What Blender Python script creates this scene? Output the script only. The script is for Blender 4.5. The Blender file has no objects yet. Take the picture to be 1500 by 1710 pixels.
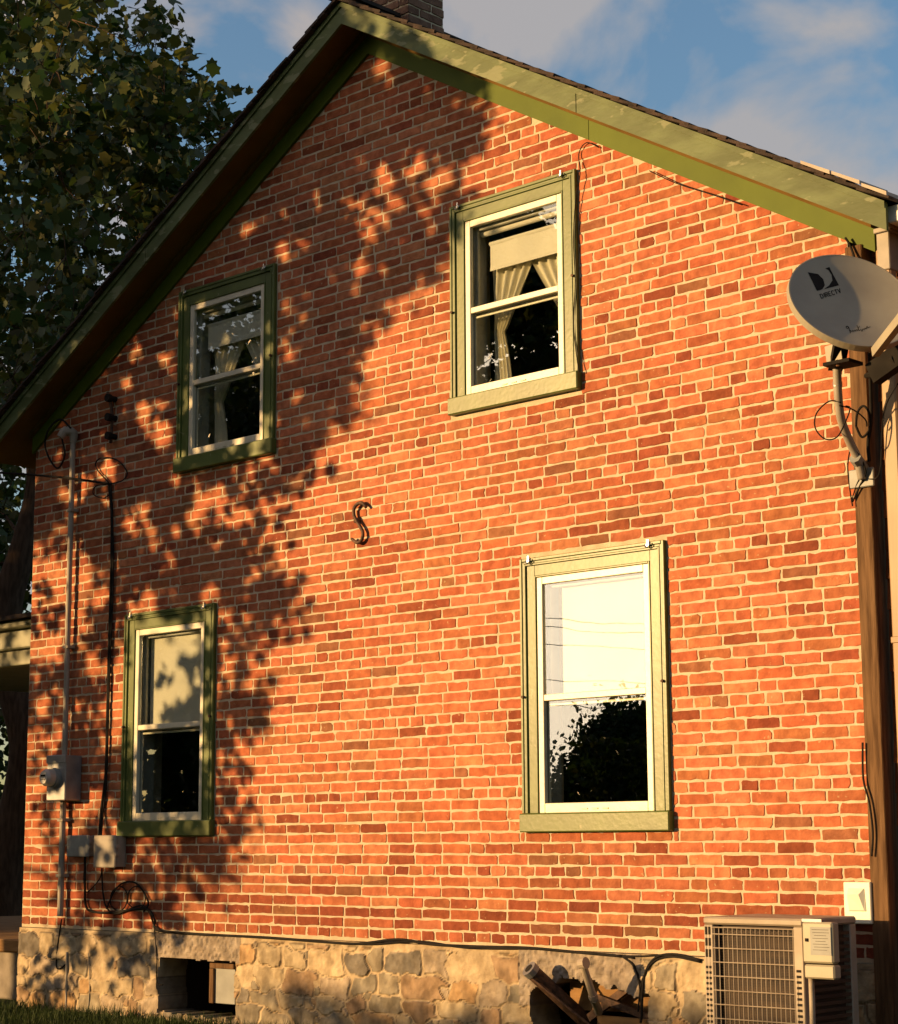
import bpy, math, random
import numpy as np
from mathutils import Vector, Matrix, noise
R = math.radians
rnd = random.Random(7); rng = np.random.default_rng(7)
SC = bpy.context.scene
COL = SC.collection

# ---------------------------------------------------------------- camera
GZ = 1.09                                   # eye height above the lawn
cf = Vector((-0.68203507, 0.71202572, 0.16687578)); cr = Vector((0.72150108, 0.69239175, -0.00546332)); cu = Vector((0.11943344, -0.11667488, 0.98596279))
FP = 3277.65
cam_data = bpy.data.cameras.new('camera'); cam = bpy.data.objects.new('camera', cam_data); COL.objects.link(cam)
M = Matrix((cr, cu, -cf)).transposed().to_4x4(); M.translation = Vector((0, -8, GZ)); cam.matrix_world = M
cam_data.sensor_fit = 'HORIZONTAL'; cam_data.sensor_width = 36; cam_data.lens = FP/1500*36
cam_data.clip_start = 0.05; cam_data.clip_end = 3000
SC.camera = cam
# ---------------------------------------------------------------- sun and sky
SAZ, SEL = R(34), R(8)                      # sun: left of the wall's normal, low
SUN = Vector((-math.sin(SAZ)*math.cos(SEL), -math.cos(SAZ)*math.cos(SEL), math.sin(SEL)))
sl = bpy.data.lights.new('sun', 'SUN'); sun = bpy.data.objects.new('sun', sl); COL.objects.link(sun)
sl.energy = 4.9; sl.angle = R(0.5); sl.color = (1.0, 0.60, 0.25)
sun.rotation_euler = SUN.to_track_quat('Z', 'Y').to_euler(); sun.location = (-20, -30, 12)
world = bpy.data.worlds.new('World'); SC.world = world; world.use_nodes = True
wn = world.node_tree.nodes; wl = world.node_tree.links; wn.clear()
def N(t, **k):
    n = wn.new(t)
    for a, b in k.items(): setattr(n, a, b)
    return n
wo = N('ShaderNodeOutputWorld'); bg = N('ShaderNodeBackground'); bg2 = N('ShaderNodeBackground'); mx = N('ShaderNodeMixShader')
sky = N('ShaderNodeTexSky'); sky.sky_type = 'NISHITA'; sky.sun_disc = False; sky.sun_elevation = SEL
sky.sun_rotation = math.atan2(SUN.x, SUN.y); sky.air_density = 1.3; sky.dust_density = 0.4; sky.ozone_density = 2.0
bg.inputs['Strength'].default_value = 0.105
tc = N('ShaderNodeTexCoord'); mp = N('ShaderNodeMapping'); mp.inputs['Scale'].default_value = (2.6, 2.6, 3.6); mp.inputs['Location'].default_value = (0.35, 0.1, 0.42)
nz = N('ShaderNodeTexNoise'); nz.inputs['Scale'].default_value = 3.6; nz.inputs['Detail'].default_value = 7; nz.inputs['Roughness'].default_value = 0.5; nz.inputs['Distortion'].default_value = 0.25
rp = N('ShaderNodeValToRGB'); rp.color_ramp.elements[0].position = 0.47; rp.color_ramp.elements[0].color = (0.02,)*3+(1,); rp.color_ramp.elements[1].position = 0.60; rp.color_ramp.elements[1].color = (0.95,)*3+(1,)
dt = N('ShaderNodeVectorMath', operation='DOT_PRODUCT'); dt.inputs[1].default_value = SUN
mr = N('ShaderNodeMapRange'); mr.inputs[1].default_value = -0.25; mr.inputs[2].default_value = 1.0; mr.interpolation_type = 'SMOOTHSTEP'
cm = N('ShaderNodeMix', data_type='RGBA'); cm.inputs[6].default_value = (0.58, 0.56, 0.57, 1); cm.inputs[7].default_value = (1.15, .60, 0.27, 1)
wl.new(tc.outputs['Generated'], mp.inputs[0]); wl.new(mp.outputs[0], nz.inputs['Vector']); wl.new(nz.outputs['Fac'], rp.inputs[0])
wl.new(tc.outputs['Generated'], dt.inputs[0]); wl.new(dt.outputs['Value'], mr.inputs[0]); wl.new(mr.outputs[0], cm.inputs[0])
mg = N('ShaderNodeMapRange'); mg.inputs[1].default_value = 0.965; mg.inputs[2].default_value = 0.993; mg.inputs[4].default_value = 5.0; mg.interpolation_type = 'SMOOTHSTEP'
gx = N('ShaderNodeMix', data_type='RGBA'); wl.new(mg.outputs[0], gx.inputs[0]); wl.new(cm.outputs[2], gx.inputs[6]); gx.inputs[7].default_value = (1.15, .92, .66, 1)
mg2 = N('ShaderNodeMath', operation='ADD'); mg2.inputs[1].default_value = 1.0; gm = N('ShaderNodeVectorMath', operation='SCALE'); wl.new(dt.outputs['Value'], mg.inputs[0]); wl.new(mg.outputs[0], mg2.inputs[0]); wl.new(gx.outputs[2], gm.inputs[0]); wl.new(mg2.outputs[0], gm.inputs['Scale'])
wl.new(gm.outputs[0], bg2.inputs['Color']); bg2.inputs['Strength'].default_value = 0.44
tint = N('ShaderNodeMix', data_type='RGBA', blend_type='MULTIPLY'); tint.inputs[0].default_value = 1; tint.inputs[7].default_value = (.86, 1.0, 1.2, 1); wl.new(sky.outputs[0], tint.inputs[6]); wl.new(tint.outputs[2], bg.inputs['Color']); mxf = N('ShaderNodeMath', operation='MAXIMUM'); wl.new(rp.outputs[0], mxf.inputs[0]); mg3 = N('ShaderNodeMath', operation='MULTIPLY'); mg3.inputs[1].default_value = .5; wl.new(mg.outputs[0], mg3.inputs[0]); fc_ = N('ShaderNodeMath', operation='MULTIPLY_ADD'); fc_.inputs[1].default_value = .28; wl.new(mr.outputs[0], fc_.inputs[0]); wl.new(mg3.outputs[0], fc_.inputs[2]); wl.new(fc_.outputs[0], mxf.inputs[1]); wl.new(mxf.outputs[0], mx.inputs[0]); wl.new(bg.outputs[0], mx.inputs[1]); wl.new(bg2.outputs[0], mx.inputs[2]); wl.new(mx.outputs[0], wo.inputs[0])
SC.view_settings.view_transform = 'Standard'; SC.view_settings.look = 'None'; SC.view_settings.gamma = 1; SC.view_settings.exposure = 0.72
SC.render.engine = 'CYCLES'; SC.cycles.max_bounces = 6; SC.cycles.transparent_max_bounces = 12; SC.cycles.caustics_reflective = False; SC.cycles.caustics_refractive = False

# ---------------------------------------------------------------- helpers
def at(px, py, Y=0.0):
    """point of the vertical plane y=Y seen at pixel (px,py) of the 1500x1710 photo (used to survey the house)"""
    v = cf*FP + cr*(px-750) - cu*(py-855)
    t = (Y+8)/v.y
    return Vector((v.x*t, Y, v.z*t+GZ))
class MB:
    def __init__(s): s.v = []; s.f = []; s.c = []
    def add(s, vs, fs, col=None):
        b = len(s.v); s.v += [tuple(v) for v in vs]; s.f += [tuple(i+b for i in f) for f in fs]
        if col is not None: s.c += [col]*len(vs)
        return s
    def box(s, x0, x1, y0, y1, z0, z1, bev=0.0, col=None):
        if x0 > x1: x0, x1 = x1, x0
        if y0 > y1: y0, y1 = y1, y0
        if z0 > z1: z0, z1 = z1, z0
        if bev <= 0:
            vs = [(x, y, z) for z in (z0, z1) for y in (y0, y1) for x in (x0, x1)]
            return s.add(vs, [(0,2,3,1),(4,5,7,6),(0,1,5,4),(2,6,7,3),(0,4,6,2),(1,3,7,5)], col)
        b = min(bev, (x1-x0)/3, (y1-y0)/3, (z1-z0)/3)
        vs = []; idx = {}
        for ix, (xa, sx) in enumerate(((x0, 1), (x1, -1))):
            for iy, (ya, sy) in enumerate(((y0, 1), (y1, -1))):
                for iz, (za, sz) in enumerate(((z0, 1), (z1, -1))):
                    for k, d in enumerate(((0, b, b), (b, 0, b), (b, b, 0))):
                        idx[ix, iy, iz, k] = len(vs); vs.append((xa+sx*d[0], ya+sy*d[1], za+sz*d[2]))
        fs = []
        for a in (0, 1):
            fs.append([idx[a,0,0,0], idx[a,1,0,0], idx[a,1,1,0], idx[a,0,1,0]]); fs.append([idx[0,a,0,1], idx[1,a,0,1], idx[1,a,1,1], idx[0,a,1,1]]); fs.append([idx[0,0,a,2], idx[1,0,a,2], idx[1,1,a,2], idx[0,1,a,2]])
            for c in (0, 1):
                fs.append([idx[a,c,0,0], idx[a,c,1,0], idx[a,c,1,1], idx[a,c,0,1]]); fs.append([idx[a,0,c,0], idx[a,1,c,0], idx[a,1,c,2], idx[a,0,c,2]]); fs.append([idx[0,a,c,1], idx[1,a,c,1], idx[1,a,c,2], idx[0,a,c,2]])
                for e in (0, 1): fs.append([idx[a,c,e,k] for k in range(3)])
        return s.add(vs, fs, col)
    def obox(s, c, ax, ay, az, hx, hy, hz, col=None):
        vs = [Vector(c)+ax*(hx*i)+ay*(hy*j)+az*(hz*k) for k in (-1, 1) for j in (-1, 1) for i in (-1, 1)]
        return s.add(vs, [(0,2,3,1),(4,5,7,6),(0,1,5,4),(2,6,7,3),(0,4,6,2),(1,3,7,5)], col)
    def tube(s, pts, r, n=8, smooth=0, cap=True, col=None):
        pts = [Vector(p) for p in pts]
        rr = list(r) if hasattr(r, '__len__') else [r]*len(pts)
        if smooth and len(pts) > 2:
            P = [pts[0]]+pts+[pts[-1]]; RR = [rr[0]]+rr+[rr[-1]]; o = []; ro = []
            for i in range(1, len(P)-2):
                for k in range(smooth):
                    t = k/smooth; a, b, c, d = P[i-1], P[i], P[i+1], P[i+2]
                    o.append(0.5*((2*b)+(c-a)*t+(2*a-5*b+4*c-d)*t*t+(3*b-a-3*c+d)*t**3)); ro.append(RR[i]*(1-t)+RR[i+1]*t)
            o.append(pts[-1]); ro.append(rr[-1]); pts, rr = o, ro
        prev = None; b = len(s.v); m = len(pts)
        for i, p in enumerate(pts):
            d = (pts[min(i+1, m-1)]-pts[max(i-1, 0)])
            d = d.normalized() if d.length > 1e-9 else Vector((0, 0, 1))
            if prev is None:
                a = d.orthogonal().normalized()
            else:
                a = (prev-d*prev.dot(d)); a = a.normalized() if a.length > 1e-6 else d.orthogonal().normalized()
            prev = a; e = d.cross(a)
            for k in range(n):
                w = 2*math.pi*k/n; s.v.append(tuple(p+(a*math.cos(w)+e*math.sin(w))*rr[i]))
                if col is not None: s.c.append(col)
        for i in range(m-1):
            for k in range(n):
                k2 = (k+1) % n; s.f.append((b+i*n+k, b+i*n+k2, b+(i+1)*n+k2, b+(i+1)*n+k))
        if cap: s.f.append(tuple(b+k for k in range(n))[::-1]); s.f.append(tuple(b+(m-1)*n+k for k in range(n)))
        return s
    def build(s, name, mat, parent=None, smooth=False, base=True):
        me = bpy.data.meshes.new(name); o = bpy.data.objects.new(name, me); COL.objects.link(o)
        L = Vector((0, 0, 0))
        if parent is not None:
            q = parent
            while q.parent: q = q.parent
            L = Vector(q.location)
        elif base:
            a = np.array(s.v); mn, mxx = a.min(0), a.max(0); L = Vector(((mn[0]+mxx[0])/2, (mn[1]+mxx[1])/2, mn[2]))
            o.location = L
        me.from_pydata([(v[0]-L.x, v[1]-L.y, v[2]-L.z) for v in s.v], [], s.f)
        if s.c and len(s.c) == len(s.v):
            ca = me.color_attributes.new('Col', 'FLOAT_COLOR', 'POINT')
            ca.data.foreach_set('color', np.array([(c[0], c[1], c[2], 1) for c in s.c], dtype=np.float32).ravel())
        me.materials.append(mat)
        if smooth: me.polygons.foreach_set('use_smooth', [True]*len(me.polygons))
        me.update()
        if parent is not None: o.parent = parent
        return o
def tag(o, label=None, cat=None, group=None, kind=None):
    if label: o['label'] = label
    if cat: o['category'] = cat
    if group: o['group'] = group
    if kind: o['kind'] = kind
    return o
def empty(name, loc, label, cat, group=None):
    o = bpy.data.objects.new(name, None); COL.objects.link(o); o.location = loc; o.empty_display_size = .2
    return tag(o, label, cat, group)

def mat(name, base, rough=0.7, spec=0.5, c2=None, nscale=8, ndetail=5, bump=0.0, bscale=60, metallic=0.0, attr=False, patches=None, stretch=(1, 1, 1), coat=0.0, trans=0.0, lo=.35, hi=.65):
    m = bpy.data.materials.new(name); m.use_nodes = True; nt = m.node_tree; n = nt.nodes; l = nt.links
    p = n['Principled BSDF']; p.inputs['Roughness'].default_value = rough; p.inputs['Metallic'].default_value = metallic
    p.inputs['Specular IOR Level'].default_value = spec; p.inputs['Coat Weight'].default_value = coat
    tcn = n.new('ShaderNodeTexCoord'); mpn = n.new('ShaderNodeMapping'); mpn.inputs['Scale'].default_value = stretch; l.new(tcn.outputs['Object'], mpn.inputs[0])
    src = None
    if attr:
        a = n.new('ShaderNodeVertexColor'); a.layer_name = 'Col'; src = a.outputs['Color']
    else:
        rg = n.new('ShaderNodeRGB'); rg.outputs[0].default_value = (*base, 1); src = rg.outputs[0]
    def blend(src, col, sc, det, lo, hi, mode='MIX', fac=1.0):
        nzz = n.new('ShaderNodeTexNoise'); nzz.inputs['Scale'].default_value = sc; nzz.inputs['Detail'].default_value = det; l.new(mpn.outputs[0], nzz.inputs['Vector'])
        r = n.new('ShaderNodeMapRange'); r.inputs[1].default_value = lo; r.inputs[2].default_value = hi; r.inputs[4].default_value = fac; l.new(nzz.outputs['Fac'], r.inputs[0])
        mm = n.new('ShaderNodeMix'); mm.data_type = 'RGBA'; mm.blend_type = mode; l.new(r.outputs[0], mm.inputs[0]); l.new(src, mm.inputs[6]); mm.inputs[7].default_value = (*col, 1)
        return mm.outputs[2]
    if c2 is not None:
        src = blend(src, c2, nscale, ndetail, lo, hi, 'MULTIPLY' if attr else 'MIX')
    if patches is not None:
        src = blend(src, patches[0], patches[1], 8, patches[2], patches[2]+0.04, 'MIX', patches[3])
    l.new(src, p.inputs['Base Color'])
    if bump:
        b = n.new('ShaderNodeBump'); b.inputs['Strength'].default_value = bump; b.inputs['Distance'].default_value = 0.004
        nb = n.new('ShaderNodeTexNoise'); nb.inputs['Scale'].default_value = bscale; nb.inputs['Detail'].default_value = 6; l.new(mpn.outputs[0], nb.inputs['Vector']); l.new(nb.outputs['Fac'], b.inputs['Height']); l.new(b.outputs[0], p.inputs['Normal'])
    if trans:
        tr = n.new('ShaderNodeBsdfTranslucent'); l.new(src, tr.inputs[0]); ms = n.new('ShaderNodeMixShader'); ms.inputs[0].default_value = trans
        l.new(p.outputs[0], ms.inputs[1]); l.new(tr.outputs[0], ms.inputs[2]); l.new(ms.outputs[0], n['Material Output'].inputs[0])
    return m
MT = {}
MT['brick'] = mat('brick', (.4,.16,.1), .85, .2, c2=(.66,.60,.58), nscale=16, ndetail=8, bump=1.0, bscale=75, attr=True, patches=((.50,.36,.20), 38, .665, .55))
MT['mortar'] = mat('mortar', (.60,.51,.37), .95, .1, c2=(.47,.39,.27), nscale=9, bump=1.0, bscale=70)
MT['stone'] = mat('stone', (.3,.27,.22), .9, .2, c2=(.66,.63,.6), nscale=14, ndetail=8, bump=1.0, bscale=45, attr=True)
MT['green'] = mat('green_paint', (.115,.155,.04), .34, .25, c2=(.085,.115,.03), nscale=5, bump=.14, bscale=40, patches=((.30,.29,.16), 26, .68, .5), stretch=(1,1,1))
MT['green_old'] = mat('weathered_green_paint', (.115,.155,.062), .55, .22, c2=(.07,.095,.032), nscale=6, bump=.45, bscale=28, patches=((.23,.25,.14), 11, .58, .6), stretch=(.6,1,1.6))
MT['frieze'] = mat('olive_paint', (.105,.145,.016), .6, .15, c2=(.085,.12,.014), nscale=3, bump=.2, bscale=30)
MT['soffit'] = mat('brown_soffit_paint', (.15,.09,.02), .8, .1, c2=(.11,.065,.014), nscale=4)
MT['white'] = mat('cream_white_paint', (.68,.65,.5), .35, .5, c2=(.55,.52,.40), nscale=7, bump=.15, bscale=40, lo=.45, hi=.75)
MT['jamb'] = mat('inner_jamb_paint', (.5,.5,.46), .5, .4, c2=(.4,.4,.36), nscale=6)
MT['shade'] = mat('roller_shade_cloth', (.82,.80,.70), .8, .2, c2=(.76,.73,.62), nscale=3)
MT['curtain'] = mat('curtain_cloth', (.78,.74,.6), .9, .1, c2=(.68,.64,.5), nscale=5)
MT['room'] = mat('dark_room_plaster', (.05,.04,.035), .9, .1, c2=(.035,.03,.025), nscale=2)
MT['shingle'] = mat('asphalt_shingle', (.07,.05,.04), .95, .2, c2=(.03,.025,.022), nscale=12, bump=1, bscale=120)
MT['wood'] = mat('brown_stained_wood', (.20,.095,.04), .75, .25, c2=(.11,.05,.022), nscale=9, bump=.7, bscale=30, stretch=(6,6,.5))
MT['shakes'] = mat('cedar_shakes', (.2,.08,.035), .85, .2, c2=(.6,.55,.5), nscale=14, bump=.8, bscale=30, attr=True, stretch=(5,5,.6))
MT['post'] = mat('weathered_post_wood', (.17,.10,.05), .85, .15, c2=(.08,.045,.022), nscale=8, bump=.7, bscale=26, stretch=(6,6,.5))
MT['galv'] = mat('galvanised_metal', (.30,.31,.32), .45, .5, c2=(.22,.23,.24), nscale=12, metallic=.5)
MT['greymetal'] = mat('grey_painted_metal', (.26,.28,.27), .5, .4, c2=(.2,.215,.21), nscale=9)
MT['cream_metal'] = mat('beige_painted_metal', (.38,.33,.26), .5, .35, c2=(.26,.215,.165), nscale=5)
MT['box'] = mat('beige_enamel', (.36,.34,.25), .45, .4, c2=(.31,.29,.21), nscale=6)
MT['dark'] = mat('black_rubber', (.010,.009,.008), .8, .15, c2=(.02,.018,.016), nscale=9)
MT['iron'] = mat('rusty_iron', (.15,.085,.05), .7, .4, c2=(.05,.03,.022), nscale=25, bump=.8, bscale=80, metallic=.3)
MT['coil'] = mat('condenser_coil', (.075,.05,.03), .7, .4, c2=(.03,.02,.015), nscale=5, stretch=(1,1,6))
MT['dish'] = mat('grey_dish_enamel', (.36,.34,.26), .5, .3, c2=(.29,.27,.21), nscale=4)
MT['conduit'] = mat('grey_conduit', (.34,.31,.26), .55, .4, c2=(.25,.23,.19), nscale=9)
MT['drain'] = mat('tan_painted_drainpipe', (.36,.25,.14), .5, .4, c2=(.27,.17,.09), nscale=5, stretch=(1,1,.4))
MT['gutter'] = mat('white_gutter_enamel', (.74,.76,.66), .4, .4, c2=(.66,.68,.58), nscale=4)
MT['chrome'] = mat('bright_screw_metal', (.6,.58,.5), .25, .5, metallic=.9)
MT['board'] = mat('raw_lumber', (.36,.21,.085), .8, .2, c2=(.25,.14,.055), nscale=6, bump=.4, bscale=30, stretch=(1,1,5))
MT['concrete'] = mat('concrete', (.28,.25,.21), .9, .15, c2=(.18,.16,.13), nscale=7, bump=.6, bscale=40)
MT['bark'] = mat('bark', (.09,.06,.04), .95, .1, c2=(.045,.03,.02), nscale=9, bump=1, bscale=18, stretch=(3,3,.6))
MT['leaf'] = mat('maple_leaf', (.05,.09,.015), .55, .35, attr=True, trans=.3)
MT['grass'] = mat('grass_blade', (.045,.085,.02), .6, .2, attr=True, trans=.2)
MT['lawn'] = mat('lawn', (.05,.075,.022), .95, .1, c2=(.03,.045,.015), nscale=3, bump=1, bscale=30)
MT['porch'] = mat('pale_green_trim', (.30,.31,.22), .5, .4, c2=(.23,.24,.16), nscale=5)
MT['glassball'] = mat('meter_glass', (.45,.42,.38), .12, .6, c2=(.38,.36,.33), nscale=4)
MT['face'] = mat('meter_face', (.6,.58,.52), .5, .4)
def glass_mat():
    m = bpy.data.materials.new('window_glass'); m.use_nodes = True; nt = m.node_tree; n = nt.nodes; l = nt.links; n.remove(n['Principled BSDF'])
    t = n.new('ShaderNodeBsdfTransparent'); t.inputs[0].default_value = (.93,.95,.93,1); g = n.new('ShaderNodeBsdfGlossy'); g.inputs['Roughness'].default_value = 0.0; g.inputs[0].default_value = (1,1,1,1)
    f = n.new('ShaderNodeFresnel'); ge = n.new('ShaderNodeNewGeometry'); io = n.new('ShaderNodeMapRange'); io.inputs[3].default_value = 1.52; io.inputs[4].default_value = 1/1.52; l.new(ge.outputs['Backfacing'], io.inputs[0]); l.new(io.outputs[0], f.inputs[0]); ml = n.new('ShaderNodeMath'); ml.operation = 'MULTIPLY_ADD'; ml.inputs[1].default_value = 1.9; ml.inputs[2].default_value = .01; l.new(f.outputs[0], ml.inputs[0])
    tcn = n.new('ShaderNodeTexCoord'); nb = n.new('ShaderNodeTexNoise'); nb.inputs['Scale'].default_value = 3.5; nb.inputs['Detail'].default_value = 1; b = n.new('ShaderNodeBump'); b.inputs['Strength'].default_value = .03; b.inputs['Distance'].default_value = .01
    l.new(tcn.outputs['Object'], nb.inputs['Vector']); l.new(nb.outputs['Fac'], b.inputs['Height']); l.new(b.outputs[0], g.inputs['Normal'])
    ms = n.new('ShaderNodeMixShader'); l.new(ml.outputs[0], ms.inputs[0]); l.new(t.outputs[0], ms.inputs[1]); l.new(g.outputs[0], ms.inputs[2]); l.new(ms.outputs[0], n['Material Output'].inputs[0])
    return m
MT['glass'] = glass_mat()

# ---------------------------------------------------------------- ground
g = MB(); g.add([(-600,-600,0),(600,-600,0),(600,600,0),(-600,600,0)], [(0,1,2,3)])
tag(g.build('ground', MT['lawn'], base=False), kind='structure')

# ---------------------------------------------------------------- the brick house
XL, XR = -11.80, -4.965; XM = -8.32; ZB = GZ-.55; ZA = GZ+4.834; SLP = .58
house = empty('brick_house', (XM, 4, 0), 'orange-red brick gable house with green painted trim on a rubble stone foundation', 'house')
WIN = {'LL': (-10.672, -9.725, GZ+.060, GZ+1.533), 'LR': (-7.108, -6.112, GZ+.060, GZ+1.540),
       'UL': (-10.150, -9.172, GZ+2.430, GZ+3.672), 'UR': (-7.625, -6.664, GZ+2.428, GZ+3.676)}
SILLH = .10
def roofz(x): return ZA-SLP*abs(x-XM)
def inwin(x0, x1, z0, z1):
    return [w for w in WIN.values() if x1 > w[0] and x0 < w[1] and z1 > w[2] and z0 < w[3]]
# mortar body (front sheet with openings, 3 mm behind the brick faces), 30 cm thick
mb = MB(); xs = sorted({XL, XR, XM} | {w[0]+.02 for w in WIN.values()} | {w[1]-.02 for w in WIN.values()}); zs = sorted({ZB, GZ+2.9} | {w[2]+.02 for w in WIN.values()} | {w[3]-.02 for w in WIN.values()})
zs.append(GZ+5.4)
ins = lambda xc, zc: any(w[0]+.02 < xc < w[1]-.02 and w[2]+.02 < zc < w[3]-.02 for w in WIN.values())
def clip(poly):
    for sx in (1, -1):
        out = []
        for i in range(len(poly)):
            a, b = poly[i], poly[(i+1) % len(poly)]
            fa = (ZA+.1-SLP*sx*(a[0]-XM))-a[1]; fb = (ZA+.1-SLP*sx*(b[0]-XM))-b[1]
            if fa >= 0: out.append(a)
            if (fa >= 0) != (fb >= 0): t = fa/(fa-fb); out.append((a[0]+(b[0]-a[0])*t, a[1]+(b[1]-a[1])*t))
        poly = out
        if not poly: return poly
    return poly
for i in range(len(xs)-1):
    for j in range(len(zs)-1):
        if ins((xs[i]+xs[i+1])/2, (zs[j]+zs[j+1])/2): continue
        p = clip([(xs[i], zs[j]), (xs[i+1], zs[j]), (xs[i+1], zs[j+1]), (xs[i], zs[j+1])])
        if len(p) > 2:
            n = len(p); mb.add([(x, 0, z) for x, z in p], [tuple(range(n))])
            mb.add([(x, .3, z) for x, z in p], [tuple(range(n))[::-1]])
mb.add([(XL,0,ZB),(XL,.3,ZB),(XL,.3,GZ+2.95),(XL,0,GZ+2.95)], [(0,1,2,3)])
for w in WIN.values():
    a, b, c, d = w[0]+.02, w[1]-.02, w[2]+.02, w[3]-.02
    for q in (((a,c),(a,d)),((b,c),(b,d)),((a,c),(b,c)),((a,d),(b,d))):
        (x0,z0),(x1,z1) = q; mb.add([(x0,0,z0),(x1,0,z1),(x1,.3,z1),(x0,.3,z0)], [(0,1,2,3)])
wall = mb.build('mortar', MT['mortar'], house)
tag(wall, 'pale sand-coloured mortar between the bricks')
# bricks: each one modelled in one mesh
def brick_color(x, z, row, header, r):
    t = noise.noise(Vector((x*.5, z*3.6, 3.1)))+.5*noise.noise(Vector((x*.9, z*9, 9)))
    dark = .05+.62*max(0, t)
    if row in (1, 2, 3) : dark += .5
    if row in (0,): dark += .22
    if header: dark += .10
    u = r.random()
    if u < dark:
        k = r.uniform(.0, 1); c = (.25+.14*k, .065+.045*k, .03+.02*k)
    elif u < dark+.03: c = (.30, .125, .06)
    elif u < dark+.20: c = (.55, .21, .10)
    elif u < dark+.30: c = (.42, .15, .062)
    else:
        k = r.random(); c = (.46+.08*k, .133+.052*k, .056+.032*k)
    v = r.uniform(.88, 1.1)*(.97+.16*noise.noise(Vector((x*1.1, z*.9, 40)))+.10*noise.noise(Vector((x*3.7, z*3.1, 50))))
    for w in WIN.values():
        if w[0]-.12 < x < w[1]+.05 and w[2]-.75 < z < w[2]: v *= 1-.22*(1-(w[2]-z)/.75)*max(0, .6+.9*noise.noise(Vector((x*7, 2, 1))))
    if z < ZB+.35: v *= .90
    return (c[0]*v, c[1]*v*r.uniform(.93, 1.06), c[2]*v)
def add_brick(m, O, U, Nn, u0, u1, z0, z1, r, col, prot=.0026):
    # irregular outline, slightly rounded edges; O origin, U wall direction, Nn outward normal
    w, h = u1-u0, z1-z0; nu = max(3, int(w/.035)); out = []
    j = .0017
    cr_ = [r.uniform(.0015, .006) if r.random() > .1 else r.uniform(.006, .014) for _ in range(4)]
    du0, du1 = r.gauss(0, .001), r.gauss(0, .001)
    for k in range(nu+1):
        t = k/nu; e = cr_[0] if k == 0 else cr_[1] if k == nu else 0
        out.append((u0+w*t+(e if k == 0 else -e if k == nu else 0), z0+du0+(du1-du0)*t+r.gauss(0, j)))
    out.append((u1+r.gauss(0, j), z0+cr_[1])); out.append((u1+r.gauss(0, j), z0+h*.5)); out.append((u1+r.gauss(0, j), z1-cr_[2]))
    for k in range(nu+1):
        t = 1-k/nu; e = cr_[2] if k == 0 else cr_[3] if k == nu else 0
        out.append((u0+w*t-(e if k == 0 else -e if k == nu else 0), z1+r.gauss(0, j)))
    out.append((u0+r.gauss(0, j), z1-cr_[3])); out.append((u0+r.gauss(0, j), z0+h*.5)); out.append((u0+r.gauss(0, j), z0+cr_[0]))
    n = len(out); cu_, cz = (u0+u1)/2, (z0+z1)/2; vs = []
    pr = prot+r.uniform(-.0012, .0018); tx, tz = r.gauss(0, .012), r.gauss(0, .025)
    ring = ((1.0, -.004), (1.0, pr-.0018), (.0, pr))
    for q, (s_, off) in enumerate(ring):
        for (a, b) in out:
            if q == 2:
                a2 = a+(.0022 if a < cu_-w*.4 else -.0022 if a > cu_+w*.4 else 0); b2 = b+(.0020 if b < cz else -.0020) if abs(b-cz) > h*.3 else b
                o2 = off+(a-cu_)*tx*.5+(b-cz)*tz
            else: a2, b2, o2 = a, b, off
            vs.append(O+U*a2+Vector((0, 0, b2))+Nn*o2)
    fs = [tuple(2*n+k for k in range(n))]
    for q in (0, 1):
        for k in range(n): k2 = (k+1) % n; fs.append((q*n+k, q*n+k2, (q+1)*n+k2, (q+1)*n+k))
    m.add(vs, fs, col)
CH = .05995; Z0 = GZ-.529; JT = .0115
HEAD = {0, 6, 13, 20, 27, 33, 41, 47, 55, 61, 68, 75, 82, 89}
bm_ = MB(); r = random.Random(3); row = 0; prevoff = 0
O0 = Vector((0, 0, 0)); U0 = Vector((1, 0, 0)); N0 = Vector((0, -1, 0))
while Z0+row*CH < GZ+4.9:
    z0 = Z0+row*CH; z1 = z0+CH-JT; header = row in HEAD
    L = .107 if header else .2145
    x = XL+.002 - (0 if row % 2 == 0 else L*.5) - r.uniform(0, .015)
    while x < XR-.01:
        l_ = L*r.uniform(.95, 1.04)
        if not header and r.random() < .035: l_ = .107
        if not header and r.random() < .006: l_ = .16
        a, b = max(x, XL+.003), min(x+l_-JT, XR-.003)
        x += l_
        if x > XR-.05 and XR-x > 0 : pass
        if b-a < .02: continue
        segs = [(a, b)]
        for w in WIN.values():
            zz0 = w[2]-.004; 
            if z1 > zz0 and z0 < w[3]+.006:
                ns = []
                for (p, q) in segs:
                    e0, e1 = w[0]-.006, w[1]+.006
                    if q <= e0 or p >= e1: ns.append((p, q)); continue
                    if p < e0: ns.append((p, e0))
                    if q > e1: ns.append((e1, q))
                    pa, qa = max(p, e0+.012), min(q, e1-.012)
                    for (ca, cb) in ((z0, min(z1, w[2]-.006)), (max(z0, w[3]+.007), z1)):
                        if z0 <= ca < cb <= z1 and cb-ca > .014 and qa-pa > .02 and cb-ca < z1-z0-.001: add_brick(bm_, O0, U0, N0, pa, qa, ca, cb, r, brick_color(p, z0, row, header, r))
                segs = ns
        for (p, q) in segs:
            if q-p < .016: continue
            if min(roofz(p), roofz(q))+.13 < z1: continue
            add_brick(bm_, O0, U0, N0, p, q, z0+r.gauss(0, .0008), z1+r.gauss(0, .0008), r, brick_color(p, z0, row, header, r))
    row += 1
bw = bm_.build('brick_wall', MT['brick'], house)
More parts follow.
